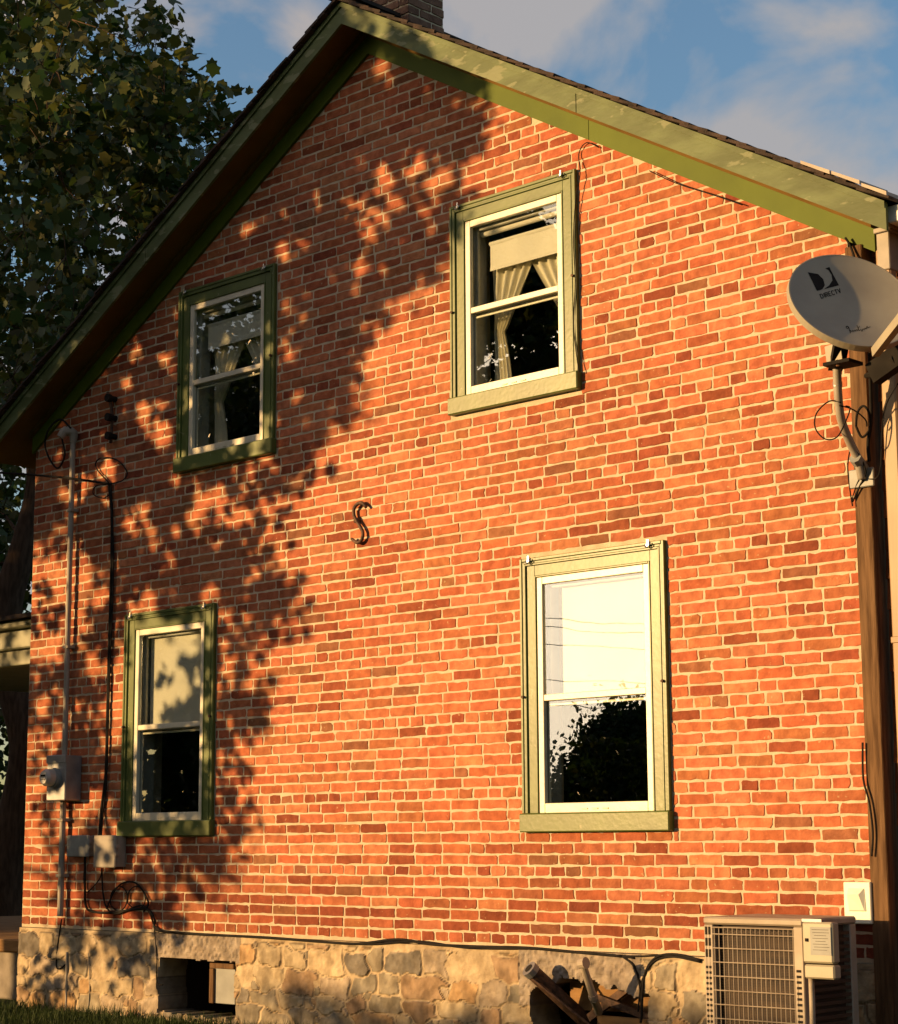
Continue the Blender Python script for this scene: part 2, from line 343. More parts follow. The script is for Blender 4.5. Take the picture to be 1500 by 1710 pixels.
# interior and side/back walls
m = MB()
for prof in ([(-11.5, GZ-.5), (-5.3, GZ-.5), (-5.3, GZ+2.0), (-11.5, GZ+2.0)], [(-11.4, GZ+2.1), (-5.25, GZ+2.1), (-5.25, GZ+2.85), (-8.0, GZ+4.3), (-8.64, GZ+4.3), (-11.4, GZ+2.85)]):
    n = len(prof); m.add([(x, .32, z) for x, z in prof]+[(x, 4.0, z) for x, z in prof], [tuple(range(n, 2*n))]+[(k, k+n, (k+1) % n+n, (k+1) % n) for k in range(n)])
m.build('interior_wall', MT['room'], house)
m = MB(); m.box(XL, XL+.28, .301, 8, .02, GZ+2.85); m.box(XR-.28, XR, .301, 8, .02, GZ+2.85); m.box(XL+.281, XR-.281, 7.7, 8, .02, GZ+2.8); m.build('side_wall', MT['mortar'], house)
# ---- foundation (rubble stone set in wide mortar), height field with two ragged openings
FZ0, FZ1 = -.02, ZB-.004
STEP = .0085
nx = int((XR-XL+.01)/STEP); nz_ = int((FZ1-FZ0)/STEP)
gx = np.linspace(XL-.012, XR+.0, nx); gz = np.linspace(FZ0, FZ1, nz_)
X, Z = np.meshgrid(gx, gz, indexing='ij')
def vnoise(X, Z, s, seed):
    rg = np.random.default_rng(seed); T = rg.random((256, 256)); a = X*s+1000; b = Z*s+1000
    ia = np.floor(a).astype(int); ib = np.floor(b).astype(int); fa = a-ia; fb = b-ib; fa = fa*fa*(3-2*fa); fb = fb*fb*(3-2*fb)
    g_ = lambda i, j: T[i % 256, j % 256]
    return (g_(ia, ib)*(1-fa)+g_(ia+1, ib)*fa)*(1-fb)+(g_(ia, ib+1)*(1-fa)+g_(ia+1, ib+1)*fa)*fb
wx = X+.07*(vnoise(X, Z, 9, 1)-.5)+.02*(vnoise(X, Z, 30, 2)-.5); wz = Z+.055*(vnoise(X, Z, 9, 3)-.5)+.018*(vnoise(X, Z, 30, 4)-.5)
seeds = []
rs = random.Random(11); z = FZ0+.03
while z < FZ1+.05:
    h = rs.uniform(.075, .17); x = XL-.1
    while x < XR+.2:
        w_ = rs.uniform(.10, .34)
        seeds.append((x+w_/2, z+h/2+rs.uniform(-.025, .025), w_, h*rs.uniform(.8, 1.15))); x += w_
        if rs.random() < .3: seeds.append((x, z+rs.uniform(0, h), .05, .05)); x += .03
    z += h
S = np.array(seeds); d1 = np.full(X.shape, 9.); d2 = np.full(X.shape, 9.); idn = np.zeros(X.shape, int)
for k, (sx, sz, sw, sh) in enumerate(S):
    i0 = np.searchsorted(gx, sx-.55); i1 = np.searchsorted(gx, sx+.55)
    if i1 <= i0: continue
    dd = (np.abs((wx[i0:i1]-sx)/sw)**3.2+np.abs((wz[i0:i1]-sz)/sh)**3.2)**(1/3.2)
    A = d1[i0:i1]; B = d2[i0:i1]; I = idn[i0:i1]; less = dd < A
    B[...] = np.where(less, A, np.minimum(B, dd)); I[...] = np.where(less, k, I); A[...] = np.where(less, dd, A)
edge = d2-d1
buried = np.array([rs.random() < .12 for _ in seeds])[idn]
mask = np.clip((edge-.07)/.06, 0, 1)*np.clip((.70-d1)/.05, 0, 1)*(~buried)
mask = mask*np.clip((FZ1-.015-Z)/.02, 0, 1)
facet = (vnoise(X+idn*3.3, Z, 14, 7)-.4)*.013+(vnoise(X, Z+idn*1.7, 45, 8)-.5)*.005
hgt = mask*(.006+facet*1.0)+(1-mask)*(.004*(vnoise(X, Z, 18, 9)-.5)+.003*(vnoise(X, Z, 70, 10)-.5))
cols = []
pal = [(.46,.38,.25), (.34,.30,.22), (.27,.245,.19), (.50,.34,.18), (.38,.27,.17), (.42,.35,.26), (.52,.42,.27), (.22,.20,.165), (.50,.42,.28)]
pc = np.array([pal[rs.randrange(len(pal))] for _ in seeds])[idn]*(.75+.5*vnoise(X, Z, 22, 12))[..., None]
warm = vnoise(X, Z, 5, 20)[..., None]; pc = pc*(1-.25*warm*(vnoise(X, Z, 12, 21)[..., None] > .6))
mort = np.array((.54,.44,.29))*(.78+.4*vnoise(X, Z, 12, 13))[..., None]
C = (pc*mask[..., None]+mort*(1-mask[..., None]))*(1-.6*(4*mask*(1-mask))*(vnoise(X, Z, 16, 33) > .38))[..., None]
# concrete lintels
def region(px0, px1, Xa, Xb): return None
LO = (at(268,1600).x, at(395,1600).x, at(330,1603).z); RO = (at(890,1600).x, at(1085,1600).x, at(950,1645).z)
lint = ((X > at(262,1580).x) & (X < at(405,1580).x) & (Z > LO[2]-.01)) | ((X > at(870,1600).x) & (X < at(1075,1600).x) & (Z > RO[2]-.12))
C = np.where(lint[..., None], np.array((.36,.31,.25))*(.7+.5*vnoise(X, Z, 25, 14)+.2*(vnoise(X, Z, 90, 15)-.5))[..., None], C); hgt = np.where(lint, .006+.012*(vnoise(X, Z, 55, 16)-.5), hgt)
jag = .03*(vnoise(X, Z*0, 12, 17)-.5)+.03*(vnoise(X, Z*0, 40, 18)-.5)
jz = .03*(vnoise(X*0, Z, 14, 19)-.5)
topR = RO[2]+.03-np.clip((X-at(960,1640).x)/.35, 0, 1)*.05-.05*np.clip((at(950,1640).x-X)/.2, 0, 1)
hole = ((X > LO[0]+jz) & (X < LO[1]+jz) & (Z < LO[2]+.2*jag) & (Z > .05+.6*jag)) | ((X > RO[0]+jz) & (X < RO[1]+jz) & (Z < topR+jag) & (Z > -.01))
vid = np.arange(nx*nz_).reshape(nx, nz_)
keep = ~(hole[:-1, :-1] | hole[1:, 1:])
quads = np.stack([vid[:-1, :-1], vid[1:, :-1], vid[1:, 1:], vid[:-1, 1:]], -1)[keep]
m = MB(); V = np.stack([X, -.012-hgt, Z], -1).reshape(-1, 3); m.v = [tuple(v) for v in V]; m.c = [tuple(c) for c in C.reshape(-1, 3)]; m.f = [tuple(int(i) for i in q) for q in quads]
kp = np.zeros((nx+1, nz_+1), bool); kp[1:-1, 1:-1] = keep
back = {}
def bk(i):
    if i not in back: back[i] = len(m.v); v = m.v[i]; m.v.append((v[0], .22, v[2])); m.c.append(tuple(x*.4 for x in m.c[i]))  # back edge of the reveal darkened in the vertex colours to imitate its shade
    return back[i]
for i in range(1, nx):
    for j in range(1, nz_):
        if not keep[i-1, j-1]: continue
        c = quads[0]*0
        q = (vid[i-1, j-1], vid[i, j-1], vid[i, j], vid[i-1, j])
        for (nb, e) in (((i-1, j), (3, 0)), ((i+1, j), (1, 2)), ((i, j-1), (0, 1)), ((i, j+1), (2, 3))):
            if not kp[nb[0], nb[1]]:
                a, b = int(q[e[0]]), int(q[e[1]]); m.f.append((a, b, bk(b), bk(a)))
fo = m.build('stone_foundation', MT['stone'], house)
for (a, b, c) in ((LO[0]-.1, LO[1]+.1, .62), (RO[0]-.15, RO[1]+.15, .62)):
    MB().add([(a,.2,-.01),(b,.2,-.01),(b,.75,-.01),(a,.75,-.01),(a,.2,c),(b,.2,c),(b,.75,c),(a,.75,c)], [(0,1,2,3),(4,5,6,7),(3,2,6,7),(1,5,6,2),(0,3,7,4)]).build('cellar_opening', MT['room'], house)
# cellar window panel and sill stones in the left opening
m = MB(); a = at(360,1640,.08).x; b = at(397,1640,.08).x
m.box(a, b, .06, .10, .12, LO[2]-.02, .003); 
pn = m.build('cellar_window', MT['greymetal'], house)
m = MB(); m.box(a-.02, b, .045, .06, LO[2]-.05, LO[2]-.018, .003); m.box(a-.02, a+.02, .043, .06, .12, LO[2]-.052, .003); m.build('frame', MT['post'], pn)

# ---- roof trim
def rake(m, y0, y1, za, zb, xl, xr, n=1, gap=0):
    """board along both slopes between heights za..zb above the frieze line, front y0, back y1"""
    for sgn, xe in ((-1, xl), (1, xr)):
        for k in range(n):
            ta, tb = k/n, (k+1)/n
            xa = XM+(xe-XM)*ta; xb = XM+(xe-XM)*tb-(gap*sgn if k < n-1 else 0)
            vs = []
            for x in (xa, xb):
                for y in (y0, y1):
                    for zz in (za, zb): vs.append((x, y, ZA-SLP*abs(x-XM)+zz))
            m.add(vs, [(0,1,3,2),(4,6,7,5),(0,4,5,1),(2,3,7,6),(1,5,7,3),(0,2,6,4)])
OV = .245; XEL, XER = -12.15, -4.60
m = MB(); rake(m, -.022, .0, 0, .155, XL-.02, -4.80, 2, .004); m.build('frieze_board', MT['frieze'], house)
m = MB(); rake(m, -.05, -.022, .115, .15, XL-.02, -4.80); m.build('bed_moulding', MT['soffit'], house)
m = MB(); rake(m, -OV+.022, .02, .152, .172, XEL+.01, XER-.01); rake(m, .02, 8.2, .152, .172, XEL+.01, XER-.01); m.build('soffit', MT['soffit'], house)
m = MB(); rake(m, -OV, -OV+.020, .128, .265, XEL, XER, 2, .006); fb = m.build('rake_fascia', MT['green_old'], house)
m = MB(); rake(m, -OV-.012, -OV-.0005, .235, .268, XEL, XER); m.build('rake_moulding', MT['green_old'], fb)
m = MB(); rr = random.Random(5)
ang = math.atan(SLP)
for sgn in (-1, 1):
    slopeD = Vector((sgn*math.cos(ang), 0, -math.sin(ang))); nrm = Vector((sgn*math.sin(ang), 0, math.cos(ang))); top = Vector((XM, 0, ZA+.272))
    Ltot = abs((XEL if sgn < 0 else XER)-XM)/math.cos(ang)+.03; s_ = 0
    while s_ < Ltot-.05:
        e = .13
        y0 = -OV-.035-rr.uniform(0, .018); yy = y0
        c = top+slopeD*(s_+e/2+.02)+nrm*(.013); c.y = (y0+8.25)/2
        tl = slopeD*math.cos(.075)+nrm*(-math.sin(.075)*-1)*.0-nrm*(-.02)*0
        t2 = (slopeD+nrm*.075).normalized(); n2 = t2.cross(Vector((0, 1, 0))).normalized(); 
        if n2.z < 0: n2 = -n2
        m.obox(c, t2, Vector((0, 1, 0)), n2, e/2+.03, (8.25-y0)/2, .006+rr.uniform(0, .003))
        s_ += e
m.obox(Vector((XM, 4, ZA+.30)), Vector((1,0,0)), Vector((0,1,0)), Vector((0,0,1)), .07, 4.29, .012)
roof = m.build('roof', MT['shingle'], house)
m = MB()
for s0, s1, off in ((-5.02, -4.86, .0), (-4.85, -4.70, .004), (-4.69, -4.56, -.002)):
    zc = lambda x: ZA-SLP*abs(x-XM)+.300+off
    m.add([(s0,-OV-.056,zc(s0)),(s1,-OV-.056,zc(s1)),(s1,-.05,zc(s1)+.012),(s0,-.05,zc(s0)+.012),(s0,-OV-.056,zc(s0)+.016),(s1,-OV-.056,zc(s1)+.02),(s1,-.05,zc(s1)+.03),(s0,-.05,zc(s0)+.03)], [(0,1,2,3),(4,5,6,7),(0,1,5,4),(1,2,6,5),(2,3,7,6),(3,0,4,7)])
m.build('flashing', MT['cream_metal'], roof)
gu = at(1480, 345, -.20); gz0 = at(1480,374,-.2).z
m = MB(); m.box(gu.x, gu.x+.12, -.20, 8.2, gz0, gu.z, .006); m.build('gutter', MT['gutter'], roof)
# eave block and return below the gutter
m = MB(); p0 = at(1463, 387, -.10); p1 = at(1487, 448, -.10); m.box(p0.x, p1.x, -.10, .0, p1.z, p0.z-.01, .004); m.box(p0.x-.006, p1.x+.012, -.115, 0, p0.z-.012, p0.z+.012, .003); m.build('cornice_return', MT['conduit'], house)
# chimney
ch = MB(); cx0 = at(590, 10, .2).x; cx1 = at(682, 30, .2).x; cm_ = MB(); cz0, cz1 = ZA+.0, ZA+1.4; cd = .32
cm_.box(cx0+.004, cx1-.004, .204, .2+cd-.004, cz0, cz1)
rr = random.Random(9); rw = 0; z = cz0
while z < cz1:
    for (O, U, Nn, Lw) in ((Vector((cx0,.2,0)), Vector((1,0,0)), Vector((0,-1,0)), cx1-cx0), (Vector((cx1,.2,0)), Vector((0,1,0)), Vector((1,0,0)), cd)):
        x = -(rw % 2)*.107
        while x < Lw:
            a, b = max(0, x), min(Lw, x+.2145-JT)
            if b-a > .02: 
                k = rr.uniform(.6, 1); add_brick(ch, O, U, Nn, a, b, z, z+CH-JT, rr, (.26*k, .15*k, .10*k))
            x += .2145
    z += CH; rw += 1
chm = ch.build('chimney', MT['brick'], roof); cm_.build('mortar', MT['mortar'], chm)
# ---- right hand side: weathered corner post, shakes, drainpipe
m = MB(); m.box(XR+.004, -4.868, -.035, .10, .0, roofz(-4.9)-.005, .004); m.build('corner_post', MT['post'], house)
m = MB(); rr = random.Random(21)
m.box(-4.84, -2.2, .055, .075, .02, GZ+2.95, col=(.05,.025,.012))
z = .02; 
while z < GZ+2.85:
    x = -4.846+rr.uniform(-.03, 0)
    while x < -2.2:
        w_ = rr.uniform(.07, .19); k = rr.uniform(.45, 1.15); xa = max(x, -4.848)
        zb = z+rr.uniform(-.006, .006); t0 = rr.uniform(.016, .026)
        if x+w_-.006 > xa+.01:
            m.add([(xa,.05-t0,zb),(x+w_-.005,.05-t0,zb),(x+w_-.005,.052,zb),(xa,.052,zb),(xa,.044,zb+.17),(x+w_-.005,.044,zb+.17),(x+w_-.005,.052,zb+.17),(xa,.052,zb+.17)], [(0,3,2,1),(4,5,6,7),(0,1,5,4),(1,2,6,5),(2,3,7,6),(3,0,4,7)], (.26*k, .105*k, .045*k))
        x += w_
    z += .143
m.build('shake_siding', MT['shakes'], house)
m = MB(); a = at(1471, 640, -.09).x; m.box(a, a+.078, -.09, -.03, .05, GZ+2.78, .008)
for zz in (GZ+2.6, GZ+.9): m.box(a-.004, a+.082, -.094, -.026, zz, zz+.03, .003)
m.build('downspout', MT['drain'], house)

# ---------------------------------------------------------------- windows
def window(key, label, blind, lower, hooks=True):
    x0, x1, z0, z1 = WIN[key]; zs_ = z0+SILLH; c = .098
    m = MB()                                    # casing: back band, flat board, inner bead
    def frame(m, xa, xb, za, zb, w, y0, y1, bev=.003, bottom=False):
        m.box(xa, xa+w, y0, y1, za, zb, bev); m.box(xb-w, xb, y0, y1, za, zb, bev); m.box(xa+w, xb-w, y0, y1, zb-w, zb, bev)
        if bottom: m.box(xa+w, xb-w, y0, y1, za, za+w, bev)
    frame(m, x0, x1, zs_, z1, .018, -.026, .0); frame(m, x0+.018, x1-.018, zs_, z1-.018, .013, -.020, .0, .002); frame(m, x0+.031, x1-.031, zs_, z1-.031, .011, -.024, .0, .002)
    frame(m, x0+.042, x1-.042, zs_, z1-.042, .058, -.013, .0, .002); frame(m, x0+.100, x1-.100, zs_, z1-.100, .010, -.018, .0, .002)
    win = m.build('window', MT['green'], house); win['label'] = label
    m = MB(); m.box(x0-.006, x1+.008, -.046, .02, z0, zs_-.001, .006); m.build('sill', MT['green'], win)
    a, b, t = x0+.110, x1-.110, z1-.110
    m = MB(); frame(m, a, b, zs_, t, .040, -.009, .02, .003); m.box(a+.04, b-.04, -.009, .02, zs_, zs_+.052, .003)
    zm = zs_+(t-zs_)*(.475 if key[0] == 'L' else .47)
    m.box(a+.040, b-.040, -.006, .02, zm-.006, zm+.028, .003)
    for k in range(3): xc = (a+b)/2+(k-1)*.07; m.box(xc-.02, xc+.02, -.014, -.008, zs_+.016, zs_+.024, .002)
    fr = m.build('frame', MT['white'], win)
    m = MB(); m.box(a+.042, b-.042, .022, .03, zm-.034, zm-.022, .002); frame(m, a+.041, b-.041, zs_+.053, zm-.02, .012, .024, .034, .002); m.build('sash', MT['white'], win)
    m = MB(); m.box(a+.04, b-.04, .004, .006, zm+.028, t-.04); m.build('pane', MT['glass'], win)
    m = MB(); m.box(a+.04, b-.04, .016, .018, zs_+.052, zm-.006); m.build('pane', MT['glass'], win)
    m = MB()                                    # inner jambs lining the wall's thickness, with a sash stile
    frame(m, a+.005, b-.005, zs_+.03, t-.005, .030, .035, .14, .003); m.box(a+.02, b-.02, .035, .14, zs_+.01, zs_+.035)
    frame(m, a+.035, b-.035, zm-.01, t-.035, .022, .040, .060, .003); m.box(a+.055, b-.055, .042, .058, zm-.012, zm+.02)
    m.build('jamb', MT['jamb'], win)
    if hooks:
        for (hx, hz, big) in ((x0+.075, z1-.018, 1), (x1-.095, z1-.018, 1), (x0+.022, zm+.02, 0), (x1-.022, zm+.05, 0)):
            m = MB(); m.tube([(hx,-.020,hz),(hx,-.040,hz)], .007 if big else .008, 8)
            if big: m.tube([(hx-.016,-.034,hz+.004),(hx-.011,-.042,hz-.010),(hx+.004,-.044,hz-.013),(hx+.014,-.042,hz-.004),(hx+.016,-.034,hz+.010)], .004, 6, 3); m.obox(Vector((hx,-.030,hz+.012)), Vector((1,0,0)), Vector((0,1,0)), Vector((0,0,1)), .005, .007, .016)
            m.build('hook', MT['chrome' if big else 'iron'], win)
    return a, b, zs_, zm, t
lab = {'LL': 'tall sash window in partly shaded green casing at lower left', 'LR': 'tall sash window glowing in full sun at lower right', 'UL': 'shorter shaded sash window under the left roof slope', 'UR': 'shorter sunlit sash window near the gable peak'}
WG = {k: window(k, lab[k], None, None, k != 'UL' or True) for k in WIN}
def blind(key, xa, xb, z0, z1, y, label, hem=True):
    m = MB(); n = 14; vs = []; fs = []
    for i in range(n+1):
        x = xa+(xb-xa)*i/n
        for yy in (y, y+.003):
            for zz in (z0, z1): vs.append((x, yy+.003*math.sin(i*.9), zz))
    for i in range(n):
        k = i*4; fs += [(k, k+4, k+5, k+1), (k+2, k+3, k+7, k+6), (k+1, k+5, k+7, k+3), (k, k+2, k+6, k+4)]
    fs += [(0,1,3,2), (n*4, n*4+2, n*4+3, n*4+1)]
    m.add(vs, fs); m.box(xa, xb, y-.004, y-.0005, z0-.004, z0+.018, .001) if hem else None
    m.tube([(xa-.01, y+.012, z1+.012), (xb+.01, y+.012, z1+.012)], .014, 10)
    return tag(m.build('roller_blind', MT['shade']), label, 'blind')
a, b, zs_, zm, t = WG['LR']; blind('LR', at(940,1050,.075).x, b-.036, zm-.002, t-.05, .075, 'white roller blind blazing in the sun behind the lower right window')
a, b, zs_, zm, t = WG['LL']; blind('LL', at(252,1120,.075).x, b-.036, zm-.002, t-.05, .075, 'cream roller blind dappled with leaf shadow behind the lower left window')
for key, lb in (('UR', 'sunlit'), ('UL', 'shaded')):
    a, b, zs_, zm, t = WG[key]; w = b-a
    tag(MB().tube([(a+.06,.075,t-.075),(b-.03,.075,t-.075)], .015, 10).build('curtain_rod', MT['shade']), 'pale rod across the top of the %s upper %s window' % (lb, 'right' if key == 'UR' else 'left'), 'curtain rod')
    blind(key, (at(819,410,.08) if key == 'UR' else at(348,560,.08)).x, b-.03, t-.30, t-.15, .08, '%s cream roller blind drawn a little way down in the upper %s window' % (lb, 'right' if key == 'UR' else 'left'))
    for side in (-1, 1):
        m = MB(); n = 44; K = 26; zt, zb = t-.19, zs_+.03; vs = []; fs = []
        for k in range(K+1):
            v = k/K; zz = zt+(zb-zt)*v
            tie = .56
            if v < tie: q = v/tie; wid = .50*(1-q)**1.0+.13*q**.8; wid *= w
            else: q = (v-tie)/(1-tie); wid = (.11+.06*math.sin(q*1.6))*w
            e0 = (a+.09) if side < 0 else (b-.03)
            for i in range(n+1):
                s_ = i/n; x = e0-side*0+(wid*s_ if side < 0 else -wid*s_)
                vs.append((x, .125+.014*math.sin(s_*math.pi*9+.6*math.sin(v*4))*(1 if v < tie else .8)+.02*v, zz))
        for k in range(K):
            for i in range(n): q = k*(n+1)+i; fs.append((q, q+1, q+n+2, q+n+1))
        nv = len(vs); vs += [(x, y+.003, z) for x, y, z in vs]; fs += [tuple(i+nv for i in f[::-1]) for f in fs]
        m.add(vs, fs)
        tag(m.build('curtain', MT['curtain'], smooth=True), '%s pleated cream curtain tied back on the %s side of the upper %s window' % (lb, 'left' if side < 0 else 'right', 'right' if key == 'UR' else 'left'), 'curtain')

# ---------------------------------------------------------------- fixtures on the wall
# S-shaped wall anchor
m = MB(); P = [(245,1412),(215,1378),(178,1384),(148,1425),(152,1485),(188,1550),(218,1608),(210,1668),(176,1692),(130,1662)]
m.tube([at(560+x/4.75, 550+y/4.75, -.028) for x, y in P], [.009]+[.0108]*8+[.009], 10, 5)
c = at(560+170/4.75, 550+1515/4.75, -.02); m.tube([(c.x, -.03, c.z), (c.x, .0, c.z)], .018, 8)
tag(m.build('wall_anchor', MT['iron'], smooth=True), 'rusty iron S-shaped tie plate in the middle of the brick wall', 'wall anchor')
# electric meter
em = empty('electric_meter', at(100, 1340, -.06), 'grey metal electric meter box with a round glass dial near the left corner', 'electric meter')
a = at(78,1300,-.14).x; b = at(109,1300,-.14).x; zt = at(95,1262,-.14).z; zb = at(95,1337,-.14).z
m = MB(); m.box(a, b, -.14, -.006, zb, zt, .006); m.box(a-.004, b+.004, -.146, -.125, zt-.05, zt+.004, .003); m.build('meter_box', MT['galv'], em)
cc = at(92,1299,-.14); m = MB(); m.tube([(cc.x,-.14,cc.z),(cc.x,-.17,cc.z)], .068, 28); ring = m.build('collar', MT['greymetal'], em)
m = MB(); m.tube([(cc.x,-.17,cc.z),(cc.x,-.215,cc.z),(cc.x,-.235,cc.z)], [.060,.058,.045], 28); dial = m.build('glass_dome', MT['glassball'], em, smooth=False)
m = MB(); m.tube([(cc.x,-.2355,cc.z),(cc.x,-.2375,cc.z)], .042, 24); fc = m.build('dial_face', MT['face'], dial)
m = MB(); m.box(cc.x-.026, cc.x+.026, -.240, -.238, cc.z+.006, cc.z+.020); 
for k in range(3): m.box(cc.x-.022+k*.017, cc.x-.014+k*.017, -.240, -.238, cc.z-.016, cc.z-.011)
m.build('display', MT['dark'], dial)
def cable(name, pts, r, label, cat, material='dark', Y=-.02, n=7, sm=5, group=None):
    m = MB(); m.tube([at(p[0], p[1], p[2] if len(p) > 2 else Y) for p in pts], r, n, sm)
    return tag(m.build(name, MT[material], smooth=True), label, cat, group)
m = MB(); top = at(122,738,-.045); bt = at(106,1262,-.045)
m.tube([(top.x,-.045,top.z),(top.x,-.045,zt-.0)], .019, 12)
m.tube([(top.x,-.045,top.z-.01),(top.x,-.045,top.z+.06),(top.x-.03,-.09,top.z+.075),(top.x-.05,-.12,top.z+.03)], [.022,.034,.036,.026], 12, 3)
for zz in (top.z-.5, GZ+1.35): m.box(top.x-.03, top.x+.03, -.066, -.002, zz, zz+.02, .002)
tag(m.build('service_conduit', MT['conduit']), 'tall grey conduit with a weather head rising from the meter to the left eave', 'conduit')
m = MB(); lx = at(104,1400,-.045).x; m.tube([(lx,-.045,zb),(lx,-.045,at(99,1530,-.045).z)], .021, 12)
for zz in (at(103,1372,-.045).z, at(103,1465,-.045).z): m.box(lx-.032, lx+.032, -.07, -.002, zz, zz+.022, .002)
tag(m.build('ground_conduit', MT['conduit']), 'short grey conduit running down from the meter to the stone', 'conduit')
def jbox(name, px0, px1, py0, py1, d, material, label, rounded=.008):
    a, b = at(px0, py0, -d).x, at(px1, py0, -d).x; z1_, z0_ = at((px0+px1)/2, py0, -d).z, at((px0+px1)/2, py1, -d).z
    root = empty(name, ((a+b)/2, -.01, z0_), label, 'junction box')
    m = MB(); m.box(a, b, -d+.018, -.006, z0_, z1_, .004); m.build('case', MT[material], root)
    m = MB(); m.box(a-.004, b+.004, -d, -d+.0175, z0_-.004, z1_+.004, rounded); m.build('lid', MT[material], root)
    for zz in (z0_+(z1_-z0_)*.35, z0_+(z1_-z0_)*.6):
        m = MB(); m.box(b+.0045, b+.012, -d+.002, -d+.03, zz, zz+.022, .002); m.build('latch', MT[material], root)
    return root
jbox('junction_box', 112, 147, 1396, 1430, .06, 'greymetal', 'small dark grey arched junction box beside the lower conduit')
jbox('junction_box', 157, 192, 1396, 1448, .10, 'conduit', 'pale grey plastic junction box with latches below the long black cable')
cable('bracket', [(180,655),(187,690),(185,740)], .012, 'dark vertical metal strap on the shaded bricks above the cable hook', 'bracket', 'iron', -.03)
for py, lb in ((665,'topmost'),(697,'middle'),(728,'lowest')):
    m = MB(); p = at(184,py,-.05); m.tube([p, Vector((p.x, 0, p.z))], .020, 10); m.tube([p+Vector((0,-.03,0)), p], .028, 10)
    tag(m.build('insulator', MT['dark']), lb+' of the three dark porcelain insulators under the left roof slope', 'insulator', 'insulators on the shaded bricks')
for k, (pts, r_, lb) in enumerate([
    ([(182,808),(187,860),(186,960),(183,1060),(180,1180),(177,1290),(170,1350),(166,1398,-.06)], .011, 'long black cable hanging beside the lower left window down to a pale box'),
    ([(185,806),(189,900),(188,1000),(184,1100),(181,1200),(178,1300),(172,1360),(169,1398,-.06)], .006, 'thin black wire following the long cable beside the lower left window'),
    ([(-60,786,-.6),(40,792,-.25),(120,799,-.08),(182,808,-.04)], .008, 'black service wire coming in from the left to the hook on the wall'),
    ([(182,806),(160,780),(168,765),(195,768),(212,788),(205,802),(185,808)], .005, 'small loop of black wire around the hook on the wall'),
    ([(184,808),(160,812),(156,825),(172,832),(184,825)], .004, 'tiny loop of thin wire hanging under the hook'),
    ([(118,715,-.08),(100,700,-.1),(80,720,-.12),(76,750,-.1),(95,782,-.08),(108,760,-.08),(104,730,-.1),(112,712,-.09)], .007, 'coil of black wire hanging from the weather head under the eave'),
    ([(142,1430),(142,1480),(143,1510),(152,1522),(185,1524),(215,1520),(245,1518),(258,1535),(260,1552),(290,1557),(370,1562),(450,1566),(540,1573),(600,1576),(665,1569),(720,1577),(800,1581),(880,1583),(960,1590),(1040,1597)], .008, 'thick black cable running along the joint between brick and stone'),
    ([(170,1450),(172,1490),(178,1515),(195,1526),(235,1512),(250,1525),(262,1550),(300,1559),(420,1565),(540,1573),(620,1577),(700,1572),(780,1583),(900,1585),(1000,1593),(1060,1600)], .006, 'thinner black cable twisting beside the thick one above the stone'),
    ([(178,1518),(190,1490),(205,1475),(225,1474),(240,1490),(248,1510),(240,1522)], .006, 'wide arch of black cable above the cellar opening'),
    ([(185,1512),(186,1492),(200,1480),(212,1492),(210,1512),(198,1522),(186,1513)], .0045, 'left loop of black wire hanging on the shaded bricks'),
    ([(213,1508),(216,1488),(230,1480),(242,1494),(240,1512),(226,1518),(213,1508)], .0045, 'right loop of black wire hanging beside its twin'),
    ([(170,1455),(165,1470),(145,1490),(140,1470),(142,1435)], .004, 'thin sagging wire joining the two junction boxes'),
    ([(258,1550),(262,1600),(262,1640),(272,1645)], .004, 'thin wire dropping beside the cellar opening edge'),
    ([(103,1535),(97,1575),(94,1612),(100,1618),(110,1610)], .005, 'thin ground wire looping from the short conduit down the stones'),
    ([(112,1590),(111,1640),(110,1705)], .008, 'thin grey rod standing against the left end of the stones'),
    ([(148,1592),(150,1640),(147,1690)], .004, 'rusty wire hanging down the stones beside the grey rod'),
    ([(1040,1597),(1058,1612),(1068,1640),(1072,1690),(1070,1708)], .007, 'black cable curving down from the brick joint into the right cellar opening'),
    ([(1170,1604),(1130,1594),(1100,1597),(1082,1615),(1074,1645),(1072,1700)], .0065, 'black cable curving from the air conditioner down to the opening'),
    ([(1170,1607),(1125,1598),(1095,1604),(1078,1625),(1070,1650),(1066,1690)], .005, 'slimmer cable beside the one from the air conditioner'),
    ([(985,1592),(1010,1594),(1060,1597),(1110,1596),(1172,1603)], .0045, 'short black wire along the mortar joint left of the air conditioner'),
    ([(1000,246,-.015),(980,238,-.015),(967,256,-.015),(969,290,-.032),(962,330,-.032),(958,400,-.032),(961,470,-.032),(958,540,-.032),(964,600,-.032),(968,622,-.035)], .003, 'thin black wire snaking down the right casing of the upper right window'),
    ([(1085,285,-.03),(1130,306,-.03),(1190,325,-.03),(1240,342,-.03)], .003, 'black wire sagging under the right frieze board'),
    ([(1441,1240,-.05),(1442,1300,-.05),(1452,1340,-.05),(1458,1390,-.05),(1456,1430,-.05)], .005, 'black cable bowed against the foot of the corner post'),
    ([(1412,397,-.05),(1420,410,-.05),(1427,430,-.06),(1430,450,-.1)], .006, 'short black cable at the top of the corner post behind the dish'),
    ]):
    cable('cable', pts, r_, lb, 'cable', 'conduit' if 'grey rod' in lb else 'iron' if 'rusty' in lb else 'dark')
